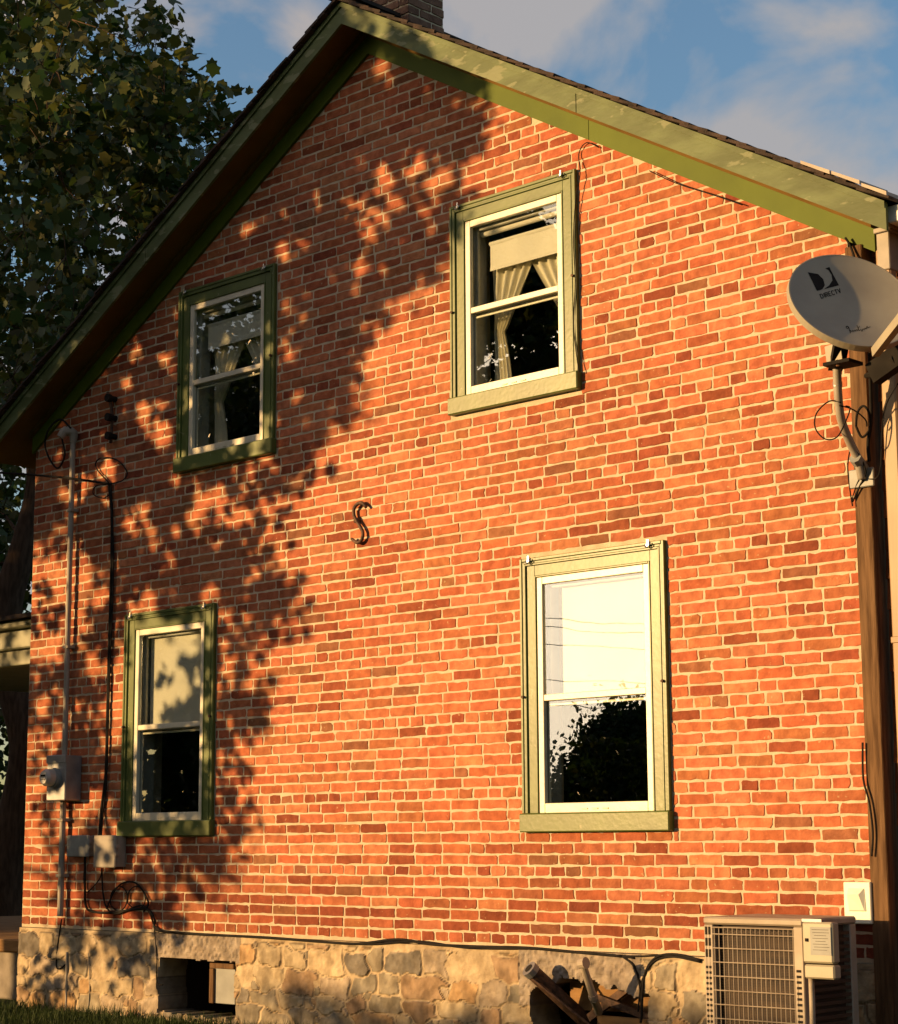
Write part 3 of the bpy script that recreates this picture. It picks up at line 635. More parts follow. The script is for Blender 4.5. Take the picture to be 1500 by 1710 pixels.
# vent cover
m = MB(); a = at(1409,1500,-.05).x; b = at(1454,1500,-.05).x; zt_ = at(1430,1473,-.05).z; zb_ = at(1430,1543,-.05).z
vr = empty('vent_cover', ((a+b)/2, -.01, zb_), 'white plastic vent cover on the bricks beside the corner post', 'vent cover')
m.box(a, b, -.05, -.005, zb_, zt_, .004); m.build('case', MT['gutter'], vr)
h = zt_-zb_; w = b-a; m = MB(); m.add([(a+.2*w,-.052,zt_-.15*h),(b-.22*w,-.052,zt_-.15*h),(b-.17*w,-.052,zb_+.3*h),(a+.2*w,-.052,zb_+.3*h),(a+.2*w,-.066,zt_-.3*h),(b-.35*w,-.072,zt_-.3*h),(b-.22*w,-.057,zb_+.33*h),(a+.22*w,-.057,zb_+.33*h)], [(0,1,5,4),(4,5,6,7),(1,2,6,5),(0,4,7,3),(3,7,6,2),(0,3,2,1)]); m.build('hood', MT['gutter'], vr)

# ---------------------------------------------------------------- satellite dish
DC = Vector((-4.672, -.45, 2.444+GZ)); az, el, DR = R(54), R(30), .293
dn = Vector((math.sin(az)*math.cos(el), -math.cos(az)*math.cos(el), math.sin(el))); da = dn.cross(Vector((0,0,1))).normalized(); db = da.cross(dn); DD = .034
sd = empty('satellite_dish', (-4.93, -.06, at(1440,800,-.05).z), 'round grey satellite dish on a curved mast bolted to the corner post', 'satellite dish')
def dsurf(a, b, off=0): r2 = (a*a+b*b)/DR**2; return DC+da*a+db*b+dn*(-DD*(1-r2)+off)
m = MB(); NR, NA = 14, 72; vs = [dsurf(0, 0)]; fs = []
for off in (0, -.006):
    if off: vs.append(dsurf(0, 0, off))
    for i in range(1, NR+1):
        for k in range(NA): w = 2*math.pi*k/NA; q = DR*i/NR; vs.append(dsurf(q*math.cos(w), q*math.sin(w), off))
H1 = 1+NR*NA
for s_ in (0, H1):
    for k in range(NA): fs.append((s_, s_+1+k, s_+1+(k+1) % NA))
    for i in range(NR-1):
        for k in range(NA): q = s_+1+i*NA; fs.append((q+k, q+NA+k, q+NA+(k+1) % NA, q+(k+1) % NA))
m.add(vs, fs); refl = m.build('reflector', MT['dish'], sd, smooth=True)
m = MB(); vs = []; fs = []
for k in range(NA):
    w = 2*math.pi*k/NA; c = Vector((math.cos(w), math.sin(w)))
    for (rr_, oo) in ((DR-.001, .001), (DR+.005, .001), (DR+.006, -.034), (DR, -.034)): vs.append(DC+da*(c.x*rr_)+db*(c.y*rr_)+dn*oo)
for k in range(NA):
    for j in range(4): a_, b_ = k*4+j, k*4+(j+1) % 4; c_ = ((k+1) % NA)*4; fs.append((a_, b_, c_+(j+1) % 4, c_+j))
m.add(vs, fs); m.build('rim', MT['dish'], refl)
def dish_px(px, py, off=.0015):
    v = (cf*FP+cr*(px-750)-cu*(py-855)); O = Vector((0, -8, GZ)); h = -DD
    for _ in range(6):
        P_ = DC+dn*h; t = (P_-O).dot(dn)/v.dot(dn); X_ = O+v*t; a, b = (X_-DC).dot(da), (X_-DC).dot(db); h = -DD*(1-(a*a+b*b)/DR**2)
    return a, b
def z4(x, y): return 1310+x/7.9, 420+y/7.9
m = MB()
def patch(L1, L2):
    n = len(L1); vs = []
    for (p, q) in zip(L1, L2):
        for s_ in (0, .33, .66, 1): a, b = dish_px(*z4(p[0]*(1-s_)+q[0]*s_, p[1]*(1-s_)+q[1]*s_)); vs.append(dsurf(a, b, .0012))
    m.add(vs, [(i*4+j, i*4+4+j, i*4+5+j, i*4+1+j) for i in range(n-1) for j in range(3)])
patch([(310,275),(340,336),(370,397),(400,459),(430,520)], [(310,275),(445,298),(515,368),(535,445),(508,492)][0:4]+[(508,492)])
patch([(540,225),(583,248),(622,305),(635,380),(592,448),(520,500)], [(595,205),(622,262),(650,315),(680,370),(702,410),(720,445)])
patch([(430,520),(470,508),(505,488)], [(430,520),(470,512),(508,495)])
m.build('emblem', MT['dark'], refl)
m = MB()
def strokes(segs, w=.0016):
    for s_ in segs:
        P_ = []
        for (x, y) in s_: a, b = dish_px(*z4(x, y)); P_.append(dsurf(a, b, .0013))
        for i in range(len(P_)-1):
            d = (P_[i+1]-P_[i]); 
            if d.length < 1e-6: continue
            s2 = d.cross(dn).normalized()*w; d = d.normalized()*w*.5
            m.add([P_[i]-s2-d, P_[i+1]-s2+d, P_[i+1]+s2+d, P_[i]+s2-d], [(0,1,2,3)])
G = {'D': [[(0,0),(0,1),(.5,1),(.75,.75),(.75,.25),(.5,0),(0,0)]], 'I': [[(.2,0),(.2,1)]], 'R': [[(0,0),(0,1),(.6,1),(.7,.75),(.6,.5),(0,.5)],[(.35,.5),(.7,0)]], 'E': [[(.65,0),(0,0),(0,1),(.65,1)],[(0,.5),(.55,.5)]],
     'C': [[(.7,.85),(.5,1),(.2,1),(0,.75),(0,.25),(.2,0),(.5,0),(.7,.15)]], 'T': [[(0,1),(.75,1)],[(.37,0),(.37,1)]], 'V': [[(0,1),(.38,0),(.76,1)]]}
bx, by = 490, 620; ux, uy = 45, -13.5; hx, hy = -22, -52; adv = 0
for chh in 'DIRECTV':
    for s_ in G[chh]: strokes([[(bx+ux*(adv+p[0]*.85)+hx*p[1], by+uy*(adv+p[0]*.85)+hy*p[1]) for p in s_]], .0022)
    adv += .5 if chh == 'I' else .93
m.build('lettering', MT['dark'], refl); m = MB()
strokes([[(812,992),(832,984),(848,996),(838,1020),(815,1010),(822,990),(850,1000),(872,1080),(868,1040),(885,1050),(892,1062),(905,1040),(915,1058),(928,1036),(938,1052),(950,1030),(960,1046)],
         [(958,975),(985,1045)], [(965,1045),(990,985)], [(985,1045),(1012,1030),(1030,1050),(1020,1055),(1040,1018),(1052,1032),(1066,1008),(1078,1024),(1092,985),(1100,1010),(1135,992)]], .0014)
m.build('signature', MT['dark'], refl)
# mast, bracket and feed arm
mst = [at(1398,612,-.33), at(1400,660,-.30), at(1405,700,-.25), at(1418,735,-.17), at(1432,765,-.10), at(1440,800,-.06)]
m = MB(); m.tube(mst, .0205, 14, 6); mast = m.build('mast', MT['conduit'], sd, smooth=True)
m = MB(); c = at(1399,642,-.31); m.tube([c+Vector((0,0,.012)), c-Vector((0,0,.012))], .0225, 14); m.build('clamp', MT['galv'], mast)
m = MB(); fp = at(1441,803,-.05); m.box(fp.x-.075, fp.x+.06, -.052, -.036, fp.z-.03, fp.z+.06, .004)
m.tube([at(1432,765,-.10)+Vector((0,-.02,0)), (fp.x,-.04,fp.z+.06)], .03, 8); m.build('foot_plate', MT['greymetal'], sd)
m = MB(); bc = DC-dn*(DD+.04); hd = mst[0]
m.obox((bc+hd)/2+Vector((0,0,.0)), (hd-bc).normalized(), dn, (hd-bc).cross(dn).normalized(), (hd-bc).length/2, .03, .035)
m.obox(at(1408,608,-.36), Vector((1,0,0)), Vector((0,1,0)), Vector((0,0,1)), .07, .06, .008); m.obox(bc, da, db, dn, .11, .09, .02)
m.build('bracket', MT['dark'], sd)
m = MB(); p = at(1393,592,-.36); m.obox(p, Vector((1,0,.1)).normalized(), Vector((0,1,0)), Vector((-.1,0,1)).normalized(), .042, .004, .05); m.build('bracket_plate', MT['dish'], sd)
m = MB(); m.tube([at(1399,608,-.38), at(1399,604,-.40)], .012, 8); m.build('bolt', MT['chrome'], sd)
bot = DC-db*(DR+.01)-dn*.01
tip = bot+dn*.52-db*.05; ya, yb = bot.y, tip.y; bot = at(1466, 583, ya); tip = at(1545, 482, yb)
m = MB(); m.obox((bot+tip)/2, (tip-bot).normalized(), da, (tip-bot).cross(da).normalized(), (tip-bot).length/2+.03, .016, .022); arm = m.build('feed_arm', MT['dish'], sd)
m = MB(); m.obox(tip+db*.06, da, db, dn, .05, .035, .06); m.build('receiver', MT['dark'], sd)
m = MB(); m.obox(at(1486,606,-.3), Vector((1,0,.45)).normalized(), Vector((0,1,0)), Vector((-.45,0,1)).normalized(), .10, .03, .05); m.tube([at(1446,628,-.25), at(1470,622,-.27), at(1500,600,-.3)], [.012,.03,.04], 8); m.build('mount_housing', MT['dark'], sd)
for pts, lb, rr_ in (([(1405,672,-.3),(1385,670,-.32),(1364,690,-.33),(1362,715,-.33),(1378,733,-.32),(1398,730,-.3),(1412,705,-.28),(1420,682,-.26),(1412,678,-.27)], 'round hanging loop of black coax left of the dish mast', .0035),
    ([(1402,677,-.3),(1425,684,-.24),(1445,700,-.2),(1448,712,-.18)], 'black coax crossing the mast toward the corner post', .0035),
    ([(1430,712,-.12),(1432,690,-.14),(1442,678,-.15),(1452,690,-.14),(1453,715,-.1),(1440,730,-.1),(1430,712,-.12)], 'small dark cable coil on the corner post beside the mast', .006),
    ([(1412,728,-.2),(1425,748,-.15),(1438,765,-.1),(1446,790,-.07),(1436,812,-.05),(1424,838,-.045)], 'black coax following the mast foot down the post', .0045),
    ([(1420,750,-.05),(1416,780,-.05),(1420,820,-.05),(1424,845,-.05)], 'thin bowed wire beside the post below the dish', .0035),
    ([(1452,590,-.2),(1454,640,-.12),(1455,700,-.07),(1450,740,-.06),(1452,770,-.06)], 'bundle of black cable dropping behind the dish mast', .009),
    ([(1440,790,-.06),(1430,812,-.05),(1422,838,-.05)], 'short taut wire from the foot plate down the post', .003),
    ([(1442,792,-.06),(1452,800,-.05),(1470,786,-.1),(1476,690,-.12),(1500,640,-.2)], 'thin wire running from the foot plate to the downspout', .003)):
    cable('cable', pts, rr_, lb, 'cable')

# ---------------------------------------------------------------- air conditioner
AX0, AX1, AY0, AY1, AZ = -5.494, -4.96, -.60, -.17, GZ-.332
ac = empty('air_conditioner', ((AX0+AX1)/2, -.4, 0), 'beige outdoor air conditioner behind a wire grille at the right corner', 'air conditioner')
m = MB()
for (x, y) in ((AX0, AY0), (AX1-.05, AY0), (AX0, AY1-.05), (AX1-.05, AY1-.05)): m.box(x, x+.05, y, y+.05, .05, AZ-.035, .004)
m.box(AX0, AX1, AY0, AY1, .05, .12, .004); m.box(AX0-.003, AX1+.003, AY0-.003, AY1+.003, AZ-.034, AZ, .008); m.build('cabinet', MT['cream_metal'], ac)
m = MB(); m.box(AX0+.052, AX1-.052, AY0+.045, AY0+.06, .121, AZ-.036)
k = .121
while k < AZ-.04: m.box(AX0+.052, AX1-.052, AY0+.036, AY0+.045, k, k+.004); k += .012
m.box(AX1-.06, AX1-.03, AY0+.06, AY1-.06, .121, AZ-.036); m.box(AX0+.03, AX0+.05, AY0+.06, AY1-.06, .121, AZ-.036); m.build('coil', MT['coil'], ac)
m = MB(); nW = 17
for i in range(nW+1): x = AX0+.055+(AX1-AX0-.11)*i/nW; m.tube([(x, AY0+.006, .10), (x, AY0+.006, AZ-.045)], .0028, 5)
k = AZ-.047
while k > .1: m.tube([(AX0+.045, AY0+.003, k), (AX1-.045, AY0+.003, k)], .0028, 5); k -= .062 if k < AZ-.05 else .03
m.build('grille', MT['cream_metal'], ac)
m = MB()
z = .14
while z < AZ-.05:
    if z < AZ-.25 or True: m.box(AX1-.003, AX1+.001, AY0+.06, AY1-.06, z, z+.016)
    z += .03
m.build('side_louvre', MT['coil'], ac)
for xo, low in ((AX0+.008, 0), (AX0+.026, 0), (AX1-.038, 1)):
    m = MB(); m.box(xo+.005, xo+.006, AY0-.0008, AY0+.001, .12, AZ-.25 if low else AZ-.04); z = .12
    while z < AZ-.05:
        tall = z > AZ-.22
        if not (low and tall): m.box(xo, xo+(.024 if low else .012), AY0-.0015, AY0+.001, z, z+(.035 if tall else .011))
        z += .05 if z > AZ-.24 else .024
    m.build('slot', MT['dark'], ac)
# electrical disconnect
Yd = -.66
a = at(1340,1580,Yd).x; b = at(1391,1580,Yd).x; z1_ = at(1365,1540,Yd).z; z0_ = at(1365,1609,Yd).z
ed = empty('disconnect_box', ((a+b)/2, Yd+.03, at(1365,1636,Yd).z), 'beige electrical shut-off box with a printed label mounted on the air conditioner', 'electrical box')
m = MB(); m.box(a, b, Yd, AY0-.004, z0_, z1_, .008); cs = m.build('case', MT['box'], ed)
w = b-a; h = z1_-z0_
m = MB(); m.box(a+.28*w, b-.05*w, Yd-.002, Yd-.0004, z0_+.2*h, z1_-.12*h); m.build('label_plate', MT['greymetal'], cs)
m = MB()
for k, (q0, q1) in enumerate(((.34,.88),(.36,.9),(.42,.8),(.36,.86),(.45,.78),(.36,.84),(.4,.9),(.36,.82))): m.box(a+q0*w, a+q1*w, Yd-.003, Yd-.0022, z1_-(.18+.07*k)*h-.0015, z1_-(.18+.07*k)*h)
m.box(a+.12*w, a+.2*w, Yd-.006, Yd-.0004, z0_+.52*h, z0_+.6*h); m.build('lettering', MT['dark'], cs)
m = MB(); m.box(a+.005, b+.003, Yd, AY0-.004, at(1365,1635,Yd).z, z0_-.006, .007); m.build('lower_case', MT['box'], ed)
m = MB(); m.obox(Vector((a+.045, Yd+.03, z1_+.006)), Vector((1,0,.0)), Vector((0,1,0)), Vector((0,0,1)), .05, .02, .006); m.build('top_flange', MT['galv'], ed)
m = MB(); x = at(1356,1660,Yd+.03).x; m.tube([(x, Yd+.03, at(1356,1634,Yd).z), (x, Yd+.03, .35), (x-.02, Yd+.05, .12)], .013, 10, 3)
tag(m.build('whip_conduit', MT['cream_metal'], smooth=True), 'beige flexible conduit dropping from the shut-off box beside the air conditioner', 'conduit')

# ---------------------------------------------------------------- junk in the right cellar opening
m = MB(); p0 = at(884,1618,-.16); p1 = at(1000,1726,.22)
pr_ = empty('iron_pipe', at(1000,1726,.22), 'thick rusty iron pipe slanting down into the right cellar opening', 'pipe')
MB().tube([p0+(p0-p1).normalized()*.004, p0+(p1-p0).normalized()*.03], .044, 18).build('collar', MT['galv'], pr_); MB().tube([p0+(p0-p1).normalized()*.005, p0+(p0-p1).normalized()*.007], .024, 14).build('bore', MT['dark'], pr_)
m.tube([p0, p1], .040, 16, cap=True); m.build('shaft', MT['iron'], pr_)
m = MB(); m.tube([at(888,1634,-.16), at(1000,1724,-.02)], .007, 8); tag(m.build('iron_rod', MT['iron']), 'slim rusty rod under the thick slanting pipe', 'rod')
m = MB(); q0 = at(974,1612,-.26); q1 = at(992,1668,-.16); m.tube([q0, q1], .019, 12); m.tube([q0+Vector((-.02,0,.006)), q0+Vector((.02,0,.012))], [.026,.030], 12); m.tube([q1, at(1000,1690,.0)], .022, 10)
m.tube([q1+(q0-q1)*.12, q1], .024, 12)
tag(m.build('capped_pipe', MT['cream_metal']), 'pale pipe stub with a round cap sticking out of the right opening', 'pipe')
def plank(p0, p1, hw, hd, label, mt='board'):
    d = (p1-p0); c = (p0+p1)/2; ax = d.normalized(); ay = Vector((0,1,0)); ay = (ay-ax*ay.dot(ax)).normalized(); az_ = ax.cross(ay)
    m = MB(); m.obox(c, ax, ay, az_, d.length/2, hd, hw); return tag(m.build('plank', MT[mt]), label, 'plank')
plank(at(955,1662,.14), at(1088,1666,.14), .075, .012, 'wide tan board set behind the pipes in the right opening')
plank(at(1000,1712,.02), at(1110,1722,.02), .05, .012, 'tan board leaning at the bottom of the right opening')
plank(at(1000,1666,.04), at(1092,1702,.04), .017, .014, 'dark brace sloping down right across the tan board', 'iron')
plank(at(1052,1648,.07), at(985,1700,.07), .020, .014, 'dark brace sloping down left across the tan board', 'iron')

# ---------------------------------------------------------------- porch at the far left corner
po = empty('porch', (-13.6, 2, 0), 'low porch with pale green cornice beyond the left corner of the house', 'porch')
zt1 = at(20,1035,.6).z; zt2 = at(20,1110,.6).z
m = MB(); m.box(-16.5, XL-.03, .60, 3.4, zt2+.12, zt1-.08, .01); m.box(-16.6, XL-.03, .50, 3.5, zt1-.08, zt1-.03, .008); m.box(-16.4, XL-.04, .66, .78, zt2, zt2+.119, .006); m.build('cornice', MT['porch'], po)
m = MB(); m.add([(-16.7,.42,zt1-.03),(XL-.03,.42,zt1-.03),(XL-.03,3.5,zt1+.25),(-16.7,3.5,zt1+.25),(-16.7,.42,zt1+.0),(XL-.03,.42,zt1+.0),(XL-.03,3.5,zt1+.29),(-16.7,3.5,zt1+.29)], [(0,3,2,1),(4,5,6,7),(0,1,5,4),(1,2,6,5),(2,3,7,6),(3,0,4,7)]); m.build('roof', MT['shingle'], po)
m = MB(); m.box(-16.4, -12.0, .3, 3.3, .0, at(15,1590,.3).z, .01); m.build('base', MT['concrete'], po)
m = MB(); m.box(-16.45, -11.95, .24, 3.35, at(15,1589,.3).z, at(15,1568,.3).z, .008); m.build('deck_edge', MT['board'], po)
for xp in (-16.2, -14.2): MB().box(xp, xp+.14, .68, .82, at(15,1568,.3).z+.002, zt2-.002, .006).build('porch_post', MT['porch'], po)

# ---------------------------------------------------------------- trees
def leaf_mesh(name, P, size, parent, seed, cols, droop=.5, lobed=True):
    rg = np.random.default_rng(seed); n = len(P)
    if lobed: shp = np.array([(0,-.42),(.22,-.28),(.5,-.16),(.40,.06),(.47,.30),(.22,.30),(0,.58),(-.22,.30),(-.47,.30),(-.40,.06),(-.5,-.16),(-.22,-.28)])
    else: shp = np.array([(0,-.5),(.38,-.1),(.22,.4),(-.2,.45),(-.4,-.05)])
    k = len(shp)
    nrm = rg.normal(size=(n, 3)); nrm[:, 2] = np.abs(nrm[:, 2])*.8+.2; nrm /= np.linalg.norm(nrm, axis=1)[:, None]
    a = np.cross(nrm, rg.normal(size=(n, 3))); a /= np.linalg.norm(a, axis=1)[:, None]; b = np.cross(nrm, a)
    sz = size*rg.uniform(.6, 1.25, n)
    fold = rg.uniform(.05, .3, n)
    V = P[:, None]+sz[:, None, None]*(shp[None, :, 0:1]*a[:, None]+shp[None, :, 1:2]*b[:, None]+(fold[:, None, None]*np.abs(shp[None, :, 0:1]))*nrm[:, None])
    q = parent
    while q.parent: q = q.parent
    V = V.reshape(-1, 3)-np.array(q.location)
    me = bpy.data.meshes.new(name); me.vertices.add(n*k); me.vertices.foreach_set('co', V.astype(np.float32).ravel()); me.loops.add(n*k); me.loops.foreach_set('vertex_index', np.arange(n*k, dtype=np.int32))
    me.polygons.add(n); me.polygons.foreach_set('loop_start', np.arange(0, n*k, k, dtype=np.int32)); me.update(calc_edges=True); me.validate()
    ci = rg.integers(0, len(cols), n); c = np.array(cols)[ci]*rg.uniform(.7, 1.25, (n, 1)); c = np.repeat(c, k, 0); c = np.concatenate([c, np.ones((n*k, 1))], 1)
    ca = me.color_attributes.new('Col', 'FLOAT_COLOR', 'POINT'); ca.data.foreach_set('color', c.astype(np.float32).ravel())
    me.materials.append(MT['leaf']); o = bpy.data.objects.new(name, me); COL.objects.link(o); o.parent = parent; return o
GREENS = [(.028,.06,.010), (.036,.068,.012), (.02,.045,.008), (.042,.07,.013), (.055,.068,.012)]
GOLD = GREENS+[(.09,.10,.016), (.08,.082,.014)]
def tree(name, base, height, clusters, leaves, size, label, cols=GREENS, seed=1, trunk_r=.22, lobed=True, lean=(0, 0), group=None, keepf=None):
    """clusters: list of (point, radius, n). a skeleton joins every cluster to the trunk"""
    root = empty(name, base, label, 'tree', group)
    rg = np.random.default_rng(seed); bs = Vector(base); m = MB()
    nodes = []; K = 9
    pts = []
    for i in range(K+1):
        t = i/K; p = bs+Vector((lean[0]*t+.12*math.sin(i*1.7+seed), lean[1]*t+.12*math.cos(i*1.3+seed), height*.8*t)); pts.append(p)
        if t > .25: nodes.append((p, trunk_r*(1-.8*t)))
    pts[0] = bs; m.tube([bs-Vector((0,0,.1))]+pts, [trunk_r*1.35]+[trunk_r*(1.2-.95*i/K) for i in range(K+1)], 12, 3)
    cl = sorted(clusters, key=lambda c: min((Vector(c[0])-n_[0]).length for n_ in nodes))
    for (p, r_, n_) in cl:
        p = Vector(p); best = min(nodes, key=lambda q: (q[0]-p).length+.5*max(0, q[0].z-p.z+.2)); q, qr = best
        L = (p-q).length
        if L > 0.05:
            r0 = min(qr*.75, .012+.014*L); mid = (p+q)/2+Vector((rg.normal()*.07*L, rg.normal()*.07*L, .06*L))
            m.tube([q, mid, p], [r0, r0*.75, max(.005, r0*.45)], 6, 4); nodes.append((mid, r0*.75)); nodes.append((p, max(.006, r0*.5)))
        for _ in range(3):
            e = p+Vector(rg.normal(size=3))*r_*.6; m.tube([p, (p+e)/2+Vector((0,0,.03)), e], [.006, .005, .003], 4)
    m.build('trunk', MT['bark'], root, smooth=True)
    P = []
    for (p, r_, n_) in clusters:
        # sprays: leaves gathered on short twigs
        nt = max(3, n_//7)
        tw = np.array(p)+rg.normal(size=(nt, 3))*r_*.5
        w = rg.integers(0, nt, n_); P.append(tw[w]+rg.normal(size=(n_, 3))*size*.95)
    P = np.concatenate(P)
    if keepf is not None: P = P[keepf(P)]
    leaf_mesh('crown', P, size, root, seed+50, cols, lobed=lobed)
    return root
# -- visible maple behind the left roof slope
def inside(poly, x, y):
    c = False; j = len(poly)-1
    for i in range(len(poly)):
        xi, yi = poly[i]; xj, yj = poly[j]
        if (yi > y) != (yj > y) and x < (xj-xi)*(y-yi)/(yj-yi)+xi: c = not c
        j = i
    return c
OUT = [(-60,-260),(60,-230),(110,-120),(140,-20),(128,45),(150,110),(185,75),(215,60),(262,75),(278,120),(305,155),(325,190),(352,215),(372,240),(330,420),(260,560),(180,640),(80,720),(-60,720)]
cl = []; rr = random.Random(31)
while len(cl) < 205:
    x, y = rr.uniform(-60, 372), rr.uniform(-260, 720)
    if not inside(OUT, x, y): continue
    if y < 0 and rr.random() < .5: continue
    hole = (x > 20 and x < 60 and y > 480 and y < 540) 
    if hole: continue
    Y = rr.uniform(2.2, 6.0) if x > 120 else rr.uniform(1.2, 6.5); cl.append((tuple(at(x, y, Y)), .42, 62))
for (x, y) in ((215,45),(262,48),(278,82),(300,115),(322,150),(345,165),(362,195),(370,215),(240,40),(150,10),(165,2),(120,60),(60,640),(40,600),(20,660),(50,610),(15,580),(10,690)): cl.append((tuple(at(x, y, rr.uniform(3, 4.5))), .14, 22))
for k in range(60): cl.append(((-19-rr.uniform(0, 3.5), rr.uniform(.5, 6.5), GZ+rr.uniform(1.8, 8.2)), .55, 70))
tree('maple_tree', (-18.2, 4.2, 0), 8.2, cl, None, .125, 'large maple with lobed leaves spreading behind the left roof slope', GOLD, 3, .26)
# -- maple that casts the leaf shadow on the wall (stands left in front, outside the frame)
TX, TZ = math.tan(SAZ), math.tan(SEL)/math.cos(SAZ)
SH = [ # px, py, radius px, density on the wall
 (640,120,35,.6),(690,120,45,.9),(740,150,45,.95),(770,190,35,.9),(755,240,40,.95),(700,200,55,1),(640,180,50,1),(590,170,40,.9),(560,210,60,1),(610,240,60,.9),(500,270,60,1),(550,300,60,1),
 (680,270,40,.5),(720,290,30,.55),(640,320,40,.35),(690,350,45,.65),(730,380,30,.5),(700,420,45,.75),(650,400,40,.35),(640,460,55,.9),(690,470,30,.6),(600,420,60,.6),(560,380,60,.95),(490,360,70,1),(430,330,60,1),
 (600,510,30,.6),(560,520,40,.8),(530,460,60,.95),(560,600,35,.8),(520,560,50,.85),(570,640,25,.5),(500,640,55,.85),(530,700,40,.8),(480,720,45,.85),(490,780,28,.7),(440,780,50,.6),(380,800,50,.55),(440,440,70,.95),(380,400,60,.9),
 (330,440,55,.8),(280,500,50,.5),(240,560,60,.8),(200,600,55,.55),(250,640,50,.7),(190,670,60,.85),(140,700,60,.95),(90,760,60,.95),(220,730,60,.8),(250,800,60,.85),(300,830,60,.6),(170,810,60,.8),(100,860,60,.9),(180,900,65,.85),(260,900,65,.65),(350,870,55,.45),(430,860,35,.6),(410,910,50,.6),(450,960,42,.75),(380,960,55,.65),(310,960,60,.7),(230,960,60,.7),(150,940,40,.5),(80,990,40,.45),
 (480,1000,28,.6),(440,1030,35,.6),(400,1090,30,.55),(400,1180,40,.7),(430,1200,22,.5),(390,1240,35,.6),(300,1000,50,.7),(350,1100,60,.4),(330,1230,60,.55),(380,1330,30,.5),(400,1400,25,.6),(340,1430,40,.55),(280,1440,45,.55),(200,1300,60,.5),(120,1080,55,.4),(180,1060,55,.55),(90,1150,45,.4),(160,1180,55,.5),(80,1260,45,.4),(150,1280,50,.6),(70,1350,35,.45),(130,1390,45,.6),(220,1380,50,.55),(90,1450,45,.35),(180,1490,50,.5),(260,1510,40,.45),(330,1500,25,.35),(120,1560,45,.4),(200,1590,45,.45),(90,1640,40,.45),(250,1480,50,.4),(310,1330,45,.6),
 (360,560,80,.55),(350,480,80,.85),(400,640,70,.75),(330,660,80,.7),(380,720,60,.6),(280,600,40,.6),(450,540,60,.8),(440,620,50,.8),(260,1120,60,.45),(300,1300,70,.45)]
GAPS = [(640,115,13),(650,142,10),(605,262,12),(645,290,20),(690,282,22),(735,298,18),(662,330,15),(640,362,12),(618,400,14),(702,352,12),(600,442,13),(412,385,14),(440,372,9),(228,590,20),(275,600,16),(170,620,14),(215,640,10),(270,680,8),(172,722,11),(100,760,11),(180,775,24),(268,725,16),(112,830,15),(240,862,16),(328,872,17),(298,892,12),(420,790,15),(360,832,13),(400,872,13),(452,880,13),(282,940,14),(140,955,24),(98,990,20),(60,960,16),(172,1000,15),(262,1040,14),(92,1090,17),(150,1112,13),(128,1180,15),(290,1075,24),(332,1062,14),(272,1150,16),(300,1140,10),(180,1240,13),(100,1230,12),(70,1180,13),(160,1330,12),(60,1320,14),(330,1180,12),(380,1110,12),(350,1000,14),(420,960,11),(400,1250,12),(300,520,12),(340,510,10),(330,735,14),(400,745,12),(305,765,10),(480,590,12),(500,660,10),(455,700,9),(350,610,10),(530,330,9),(470,420,8),(560,460,9),(230,1355,14),(260,1440,12),(120,1500,13),(210,1540,13),(60,1580,20),(150,1640,18)]
rr = random.Random(171)
for _ in range(85): GAPS.append((rr.uniform(45, 480), rr.uniform(560, 1560), rr.uniform(5, 13)))
for _ in range(30): GAPS.append((rr.uniform(430, 760), rr.uniform(120, 560), rr.uniform(4, 8)))
GW = np.array([(at(a, b).x, at(a, b).z, max(.018, c/225)) for a, b, c in GAPS])
def keepf(P):
    u = P[:, 0]-TX*P[:, 1]; z = P[:, 2]+TZ*P[:, 1]; k = np.ones(len(P), bool)
    wob = .4*np.sin(u*41+z*23)+.35*np.sin(z*57-u*33)+.25*np.sin(u*97+z*71)
    for (gu_, gz_, gr) in GW: k &= ((u-gu_)**2+(z-gz_)**2) > (gr*(1.15+wob)+.012)**2
    return k
cl = []; rr = random.Random(17)
for (px, py, rp, dens) in SH:
    p = at(px, py, 0); rm = rp/235; cnt = max(1, int(round(rm*rm*9)))
    for k in range(cnt):
        t = rr.uniform(3.8, 7.2); ox, oz = rr.gauss(0, rm*.42), rr.gauss(0, rm*.42)
        nl = int(3.14*rm*rm*dens**1.5*2300/cnt)+4
        cl.append(((p.x+ox-TX*t, -t, p.z+oz+TZ*t), min(.3, rm*.75), nl))
for k in range(70):      # the crown goes on to the left, higher up and over the roof's shadow
    t = rr.uniform(4.5, 9); u_ = rr.uniform(-14.5, -11.9); z_ = rr.uniform(GZ+.8, GZ+5.6); cl.append(((u_-TX*t, -t, z_+TZ*t), .5, 90))
for k in range(170):
    t = rr.uniform(5, 8.5); u_ = rr.uniform(-12.4, -8.3); z_ = roofz(u_)+(rr.uniform(-.1, .45) if k % 2 else rr.uniform(.3, 1.3)); 
    if k % 2 or u_ < -9.4: cl.append(((u_-TX*t, -t, z_+TZ*t), .32 if k % 2 else .42, 130))
cl = [c for c in cl if c[0][2] > .25]
tree('maple_tree', (-17.2, -7.2, 0), 7.5, cl, None, .10, 'broad maple left in front of the house, its crown shading the wall', GREENS, 5, .25, keepf=keepf)
